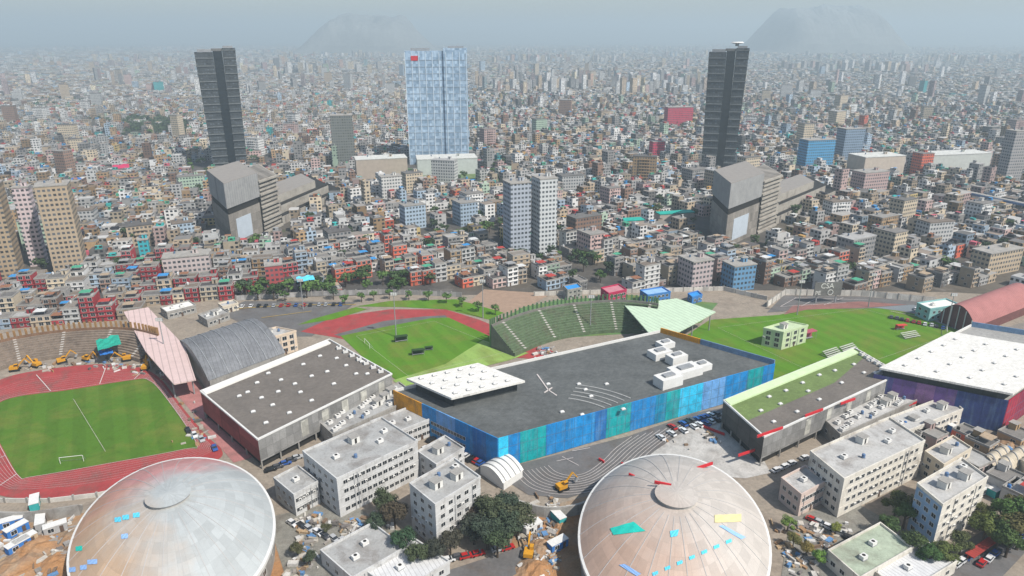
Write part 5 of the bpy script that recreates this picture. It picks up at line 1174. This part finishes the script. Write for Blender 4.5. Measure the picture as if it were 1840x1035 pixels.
# ------------------------------------------------------------------ cars, machines, cabins, shelters
def car_mesh():
    mb = MB().m(car_any)
    sec = [(-2.1, .35, .75), (-2.0, .3, .95), (-.95, .3, 1.0), (.7, .3, 1.02), (1.9, .3, .85), (2.1, .4, .7)]
    for i in range(5):
        (x0, a0, b0), (x1, a1, b1) = sec[i], sec[i + 1]
        for s in (-.85, .85): q = [(x0, s, a0), (x1, s, a1), (x1, s, b1), (x0, s, b0)]; mb.face(q if s < 0 else q[::-1])
        mb.face([(x0, -.85, b0), (x1, -.85, b1), (x1, .85, b1), (x0, .85, b0)])
    mb.face([(-2.1, .85, .35), (-2.1, -.85, .35), (-2.1, -.85, .75), (-2.1, .85, .75)]); mb.face([(2.1, -.85, .4), (2.1, .85, .4), (2.1, .85, .7), (2.1, -.85, .7)])
    B, T = [(-1.75, -.8), (1.0, -.8), (1.0, .8), (-1.75, .8)], [(-1.35, -.65), (.35, -.65), (.35, .65), (-1.35, .65)]
    mb.m(glass)
    for i in range(4): j = (i + 1) % 4; mb.face([(*B[i], .98), (*B[j], .98), (*T[j], 1.45), (*T[i], 1.45)])
    mb.m(car_any).face([(*p, 1.46) for p in T]).m(tyre)
    for x in (-1.3, 1.3):
        for s in (-.88, .62):
            R_ = [(x + .32 * math.cos(k * math.pi / 5), .32 + .32 * math.sin(k * math.pi / 5)) for k in range(10)]
            for k in range(10): a, b = R_[k], R_[(k + 1) % 10]; mb.face([(a[0], s, a[1]), (a[0], s + .26, a[1]), (b[0], s + .26, b[1]), (b[0], s, b[1])])
            mb.face([(a[0], s, a[1]) for a in R_]); mb.face([(a[0], s + .26, a[1]) for a in R_[::-1]])
    return mb.mesh("parked_car")
CAR = car_mesh()
CARC = [("white", (.75, .75, .75)), ("black", (.015, .015, .017)), ("silver", (.45, .46, .47)), ("red", (.45, .02, .02)), ("dark grey", (.08, .08, .09)), ("blue", (.03, .10, .35)), ("white", (.7, .7, .7))]
def cars(a, b, n_, rz, where, jit=.4):
    p, q = W(*a), W(*b)
    for k in range(n_):
        if rnd.random() < .12: continue
        c = p.lerp(q, (k + .5) / n_); cn, cc = rnd.choice(CARC)
        if in_dome(c): continue
        o = place("parked_car", CAR, None, (c.x + rnd.uniform(-jit, jit), c.y + rnd.uniform(-jit, jit), .14), rz + rnd.uniform(-.05, .05), cc)
        tag(o, "", "car", "cars parked " + where); CARS.append((o, "%s car parked %s" % (cn, where), "", proj((c.x, c.y, 0))[0], 0))
cars((1205, 770), (1290, 745), 10, R(120), "on the pale plaza under the teal panels"); cars((1180, 790), (1300, 752), 12, R(120), "on the pale plaza under the teal panels")
cars((770, 790), (880, 842), 12, R(50), "below the blue left front"); cars((750, 800), (850, 858), 10, R(50), "below the blue left front")
cars((985, 596), (1030, 590), 6, R(20), "beside the green grandstand"); cars((890, 572), (960, 606), 9, R(-45), "along the red strip beside the middle lawn")
cars((1596, 570), (1700, 592), 10, R(60), "on the blue-grey lot"); cars((1640, 556), (1740, 580), 9, R(60), "on the blue-grey lot")
cars((1700, 1030), (1790, 970), 8, R(35), "on the road at the bottom right corner"); cars((1760, 1020), (1850, 955), 8, R(35), "on the road at the bottom right corner"); cars((700, 1030), (920, 985), 12, R(20), "on the dark road at the bottom middle")
cars((1455, 935), (1560, 985), 8, R(-40), "in the damp yard below the office block"); cars((335, 772), (392, 812), 5, R(-55), "on the pink paving beside the track"); cars((520, 940), (640, 985), 8, R(-40), "in the yard below the grey-white block")
cars((1390, 850), (1450, 822), 5, R(30), "at the foot of the grey hall's corner"); cars((480, 850), (540, 822), 5, R(30), "at the foot of the grey-brown hall's corner"); cars((430, 552), (620, 548), 14, R(95), "on the asphalt lot behind the halls")
yel = mat("machine_yellow", (.62, .30, .02), var=.15)
def excavator():
    t = thing("excavator", "", "excavator")
    MB().m(tyre).box(-2, 2, -1.5, -.8, 0, .9, True).box(-2, 2, .8, 1.5, 0, .9, True).build("track", t)
    MB().m(yel).box(-1.9, 1.3, -1.3, 1.3, .95, 2.2, True).build("body", t); MB().m(yel).box(.1, 1.5, -1.3, -.2, 2.2, 3.3).m(glass).box(.2, 1.55, -1.34, -.16, 2.45, 3.1).build("cab", t)
    MB().m(yel).bar((1.2, .3, 1.8), (4.2, .3, 5), .45).bar((4.2, .3, 5), (6.2, .3, 2.4), .35).build("arm", t); MB().m(steel).bar((6.2, .3, 2.4), (5.5, .3, 1.2), .9, .8).build("bucket", t); return t
ex0 = excavator(); items = []
for k, (x, y, a) in enumerate(((28, 666, 20), (66, 659, 160), (112, 652, 40), (158, 648, -20), (228, 648, 200), (262, 664, 100), (1010, 880, 30), (950, 1000, 80))):
    e = ex0 if k == 0 else copy_tree(ex0); p = W(x, y); e.location = (p.x, p.y, .12); e.rotation_euler.z = R(a); e["group"] = "yellow excavators"
    e["label"] = ["leftmost yellow excavator at the foot of the brown grandstand", "second yellow excavator from left at the brown grandstand", "third yellow excavator from left at the brown grandstand", "fourth yellow excavator from left at the brown grandstand", "fifth yellow excavator, below the teal tarpaulin", "yellow excavator beside the pinkish canopy", "yellow excavator on the grey lane lines behind the dome", "yellow excavator on the earth path left of the cream dome"][k]
def flat_cloth(label, pxs, z, m, cat="tarpaulin"):
    P = [W(*q, z) for q in pxs]; mb = MB().m(m); n_ = 6
    G = lambda i, j: (P[0].lerp(P[1], i / n_)).lerp(P[3].lerp(P[2], i / n_), j / n_) + Vector((0, 0, .5 * math.sin(i * 1.9) * math.cos(j * 2.3)))
    for i in range(n_):
        for j in range(n_): mb.face([G(i, j + 1), G(i + 1, j + 1), G(i + 1, j), G(i, j)])
    tag(mb.build("tarpaulin"), label, cat)
flat_cloth("teal-green tarpaulin draped over the terrace of the brown grandstand", [(172, 612), (212, 600), (218, 618), (176, 630)], 8.5, mat("teal_green_cloth", (.02, .36, .26), var=.2))
flat_cloth("blue tarpaulin below the teal-green one on the brown grandstand", [(176, 632), (200, 626), (204, 634), (180, 639)], 5.5, mat("blue_cloth", (.03, .18, .55), var=.2))
flat_cloth("orange sheet spread below the pinkish canopy", [(252, 640), (296, 634), (304, 644), (258, 650)], 1.0, mat("orange_cloth", (.62, .28, .03), var=.2))
flat_cloth("cyan awning roof among the houses behind the asphalt lot", [(532, 498), (562, 494), (566, 502), (534, 507)], 9, cyan_cloth); flat_cloth("small blue awning high among the left houses", [(128, 320), (146, 319), (146, 325), (128, 326)], 10, mat("blue_cloth"))
flat_cloth("crimson awning roof among the left houses", [(202, 297), (232, 294), (232, 301), (202, 304)], 9, mat("crimson_cloth", (.6, .03, .12), var=.1)); flat_cloth("green awning over the cluttered roofs by the purple front", [(1630, 750), (1652, 744), (1654, 752), (1632, 758)], 5, mat("teal_green_cloth"))
cab_w = {"white": (.7, .7, .68), "blue": (.05, .2, .55), "grey": (.4, .4, .4), "teal": (.05, .42, .42), "tan": (.5, .38, .25)}
CABB = MB().m(paint_any).box(-3, 3, -1.25, 1.25, .15, 2.7).m(steel).box(-2.8, 2.8, -1.1, 1.1, 0, .15).mesh("body"); CABR = MB().m(white_paint).box(-3.1, 3.1, -1.35, 1.35, 2.7, 2.85, True).mesh("roof")
items = []
for (x0, y0, x1, y1, n_, where) in ((5, 945, 120, 1030, 6, "on the bare earth left of the grey dome"), (60, 925, 250, 905, 2, "beside the low pale wall below the track"), (1610, 775, 1730, 800, 9, "below the service building by the navy front"), (700, 775, 800, 800, 5, "below the orange panelled end"), (940, 935, 1010, 1010, 3, "on the earth path left of the cream dome"), (1600, 835, 1680, 850, 4, "between the office block and the apartment block"), (1760, 870, 1830, 890, 4, "right of the warm white apartment block"), (560, 640, 640, 600, 0, "")):
    for k in range(n_):
        x, y = rnd.uniform(x0, x1), rnd.uniform(min(y0, y1), max(y0, y1)); p = W(x, y)
        if in_dome(p): continue
        cn = rnd.choice(list(cab_w)); t = thing("site_cabin", "", "cabin", (p.x, p.y, .1), R(rnd.choice((30, 120, 35, 60))), "site cabins " + where)
        place("body", CABB, t, color=cab_w[cn]); place("roof", CABR, t); place("door", DOOR, t, (1.5, -1.26, .16)); place("window", WIN, t, (-1.2, -1.27, 1.6))
        items.append((t, "%s site cabin %s" % (cn, where), "", x, y))
settle(items)
def shelter(x, y, label, col, rz=0, s=1.0):
    p = W(x, y); t = thing("field_shelter", label, "shelter", (p.x, p.y, .18), R(rz))
    c = mat("shelter_" + col[0], col[1], var=.2)
    MB().m(c).box(-2.4 * s, 2.4 * s, -.3, 1.6 * s, 2.3 * s, 2.5 * s, True).build("roof", t); MB().m(c).box(-2.4 * s, 2.4 * s, 1.5 * s, 1.6 * s, 0, 2.3 * s).build("back_panel", t)
    MB().m(steel).box(-2.2 * s, 2.2 * s, .7 * s, 1.3 * s, .4, .5, True).box(-2, -1.9, .9, 1.1, 0, .4).box(1.9, 2, .9, 1.1, 0, .4).build("bench", t)
    for q in (-2.3 * s, 2.2 * s): MB().m(steel).box(q, q + .1, -.2, -.1, 0, 2.3 * s).build("post", t)
DKG = ("dark_green", (.03, .07, .02)); shelter(722, 616, "dark green shelter on the middle field, leftmost of three", DKG, 20, 1.3); shelter(752, 640, "dark green shelter on the middle field, lowest of three", DKG, 15, 1.2); shelter(771, 631, "small dark green shelter on the middle field, rightmost of three", DKG, 15, .8)
shelter(1454, 612, "pinkish red shelter behind the grey hall's far roof edge", ("pink_red", (.45, .10, .14)), 25, 1.8); shelter(1620, 594, "small red shelter on the right field", ("bright_red", (.6, .06, .05)), 10, 1.1)
def bleacher(x, y, label, rz):
    p = W(x, y); t = thing("bleacher", label, "bleacher", (p.x, p.y, .18), R(rz))
    for k in range(4): MB().m(mat("bleacher_board", (.5, .52, .44), var=.2)).box(-5, 5, k * .9, k * .9 + .7, .5 + k * .5, .6 + k * .5, True).build("seat_row", t)
    for k in range(4):
        a = -4.6 + k * 3.06; MB().m(steel).bar((a, -.2, 0), (a, 3.4, 2.1), .12).bar((a, 3.4, 0), (a, 3.4, 2.1), .12).bar((a, 0, 0), (a, 3.4, 0), .1).build("frame", t)
for i, (x, y, a) in enumerate(((1500, 640, 30), (1530, 632, 30), (1545, 650, 30), (1640, 608, 20), (1692, 632, 25))):
    bleacher(x, y, ["pale slatted bleacher on the right field, left of the three at the hall's far edge", "pale slatted bleacher on the right field, middle of the three at the hall's far edge", "pale slatted bleacher on the right field, right of the three at the hall's far edge", "bleacher in the middle of the right field below the red shelter", "bleacher on the right field's lower edge by the service road"][i], a)
def goal(x, y, rz, label):
    p = W(x, y); t = thing("goal", label, "goal", (p.x, p.y, .18), R(rz)); MB().m(white_paint).bar((-3.7, 0, 0), (-3.7, 0, 2.5), .14).bar((3.7, 0, 0), (3.7, 0, 2.5), .14).bar((-3.7, 0, 2.5), (3.7, 0, 2.5), .14).build("frame", t)
    MB().m(steel).bar((-3.7, 0, 2.5), (-3.7, 1.8, 0), .07).bar((3.7, 0, 2.5), (3.7, 1.8, 0), .07).bar((-3.7, 1.8, 0), (3.7, 1.8, 0), .07).build("net_frame", t)
goal(660, 622, -60, "white goal at the left end of the middle field"); goal(905, 622, 120, "white goal at the right end of the middle field"); goal(130, 832, 12, "white goal at the near side of the red track's infield"); goal(1700, 600, 60, "white goal at the right end of the right field")
def mast(x, y, h, label):
    p = W(x, y); t = thing("floodlight_mast", label, "floodlight", (p.x, p.y, .1)); MB().m(steel).cyl(0, 0, 0, h, .3, 8, .16).build("pole", t); MB().m(steel).box(-1.6, 1.6, -.15, .15, h, h + 1.6, True).build("lamp_frame", t)
    for k in range(6): MB().m(white_paint).box(-1.4 + (k % 3) * 1.0, -.6 + (k % 3) * 1.0, -.4, -.16, h + .15 + (k // 3) * .7, h + .7 + (k // 3) * .7, True).build("lamp", t)
for a in ((712, 606, 22, "tall floodlight mast behind the middle field's left corner"), (868, 572, 20, "floodlight mast on the red strip right of the middle field"), (1432, 566, 18, "floodlight mast beside the red court"), (1560, 552, 18, "floodlight mast at the right field's far edge"), (1700, 592, 18, "floodlight mast beside the blue-grey lot"), (1060, 596, 18, "floodlight mast before the green grandstand"), (300, 650, 20, "floodlight mast beside the pinkish canopy"), (545, 556, 16, "floodlight mast on the asphalt lot")): mast(*a)
settle(TREES); settle(CARS)
def debris():                                # planks, sheets and rubble strewn over the building sites
    X, Y, S, Cc = [], [], [], []
    pal = np.array([(.6, .57, .52), (.4, .36, .3), (.22, .15, .1), (.65, .64, .62), (.12, .11, .1), (.36, .22, .12), (.5, .46, .4), (.3, .27, .24), (.55, .53, .5), (.2, .18, .17), (.42, .3, .18), (.34, .32, .3), (.12, .25, .45)])
    for (a, b, c_, d_, n_) in ((0, 190, 932, 1040, 330), (480, 560, 930, 1040, 160), (925, 1045, 900, 1040, 300), (1735, 1845, 785, 832, 150), (60, 330, 636, 662, 160), (1396, 1520, 940, 1040, 200), (560, 690, 930, 1000, 140), (430, 500, 600, 625, 50), (1190, 1340, 745, 800, 60), (236, 330, 655, 690, 40), (330, 470, 690, 830, 90), (925, 1000, 600, 640, 60)):
        for _ in range(n_):
            if rnd.random() < .25 or not X: hp = W(rnd.uniform(a, b), rnd.uniform(c_, d_))
            p = hp + Vector((rnd.gauss(0, 2.2), rnd.gauss(0, 2.2), 0))
            if in_dome(p) or any((p.x - e[0]) ** 2 + (p.y - e[1]) ** 2 < e[2] ** 2 * .6 for e in EXCL): continue
            X.append(p.x); Y.append(p.y); S.append((rnd.uniform(.4, 3.2), rnd.uniform(.3, 1.6), rnd.uniform(.15, 1.1))); Cc.append(pal[rnd.randrange(len(pal))])
    X, Y, S, Cc = np.array(X), np.array(Y), np.array(S), np.array(Cc); n_ = len(X)
    m_ = mat("debris_surface", (.4, .4, .4), var=.3); n, l = m_.node_tree.nodes, m_.node_tree.links
    at = n.new("ShaderNodeAttribute"); at.attribute_name = "Col"; hv = [k for k in n if k.bl_idname == "ShaderNodeHueSaturation"][0]; l.new(at.outputs["Color"], hv.inputs["Color"])
    mass("building_rubble", X, Y, np.full(n_, .05), S[:, 0], S[:, 1], S[:, 2], rs.uniform(0, 3, n_), Cc, Cc, m_, "planks, sheets and rubble strewn over the bare earth", "rubble")
debris()
def mounds():                                # heaps of dug earth on the building sites
    for k, (x, y, r_, h) in enumerate(((60, 985, 7, 2.4), (105, 1010, 6, 2.0), (30, 1020, 8, 2.8), (140, 960, 5, 1.6), (975, 985, 5, 2.0), (1010, 950, 5, 1.8), (960, 1025, 6, 2.4), (20, 955, 5, 1.5), (1775, 806, 5, 1.6), (1815, 798, 5, 1.8))):
        p = W(x, y); mb = MB().m(dirt); N_ = 14
        q = lambda i, j: (p.x + r_ * (2 * i / N_ - 1), p.y + r_ * (2 * j / N_ - 1), -.2 + h * max(0, 1 - math.hypot(2 * i / N_ - 1, 2 * j / N_ - 1) ** 1.3) * (1 + .5 * mnoise.noise(Vector((i * .5 + k * 7, j * .5, 0)))))
        for i in range(N_):
            for j in range(N_): mb.face([q(i, j), q(i + 1, j), q(i + 1, j + 1), q(i, j + 1)])
        o = mb.build("earth_mound"); o["kind"] = "structure"
mounds()

# ------------------------------------------------------------------ the air
def haze():
    mb = MB().box(-20500, 20500, -20500, 20500, -1, 420, True)
    o = mb.build("haze"); m_ = bpy.data.materials.new("haze_air"); m_.use_nodes = True; n, l = m_.node_tree.nodes, m_.node_tree.links
    n.remove(n["Principled BSDF"]); v = n.new("ShaderNodeVolumePrincipled"); v.inputs["Density"].default_value = HAZE_DENSITY; v.inputs["Color"].default_value = (*HAZE_COLOR, 1)
    v.inputs["Density Attribute"].default_value = ""; v.inputs["Temperature Attribute"].default_value = ""; v.inputs["Anisotropy"].default_value = .1
    l.new(v.outputs[0], n["Material Output"].inputs["Volume"]); o.data.materials.append(m_); o["kind"] = "stuff"; tag(o, "pale blue haze over the whole city", "haze")
haze()
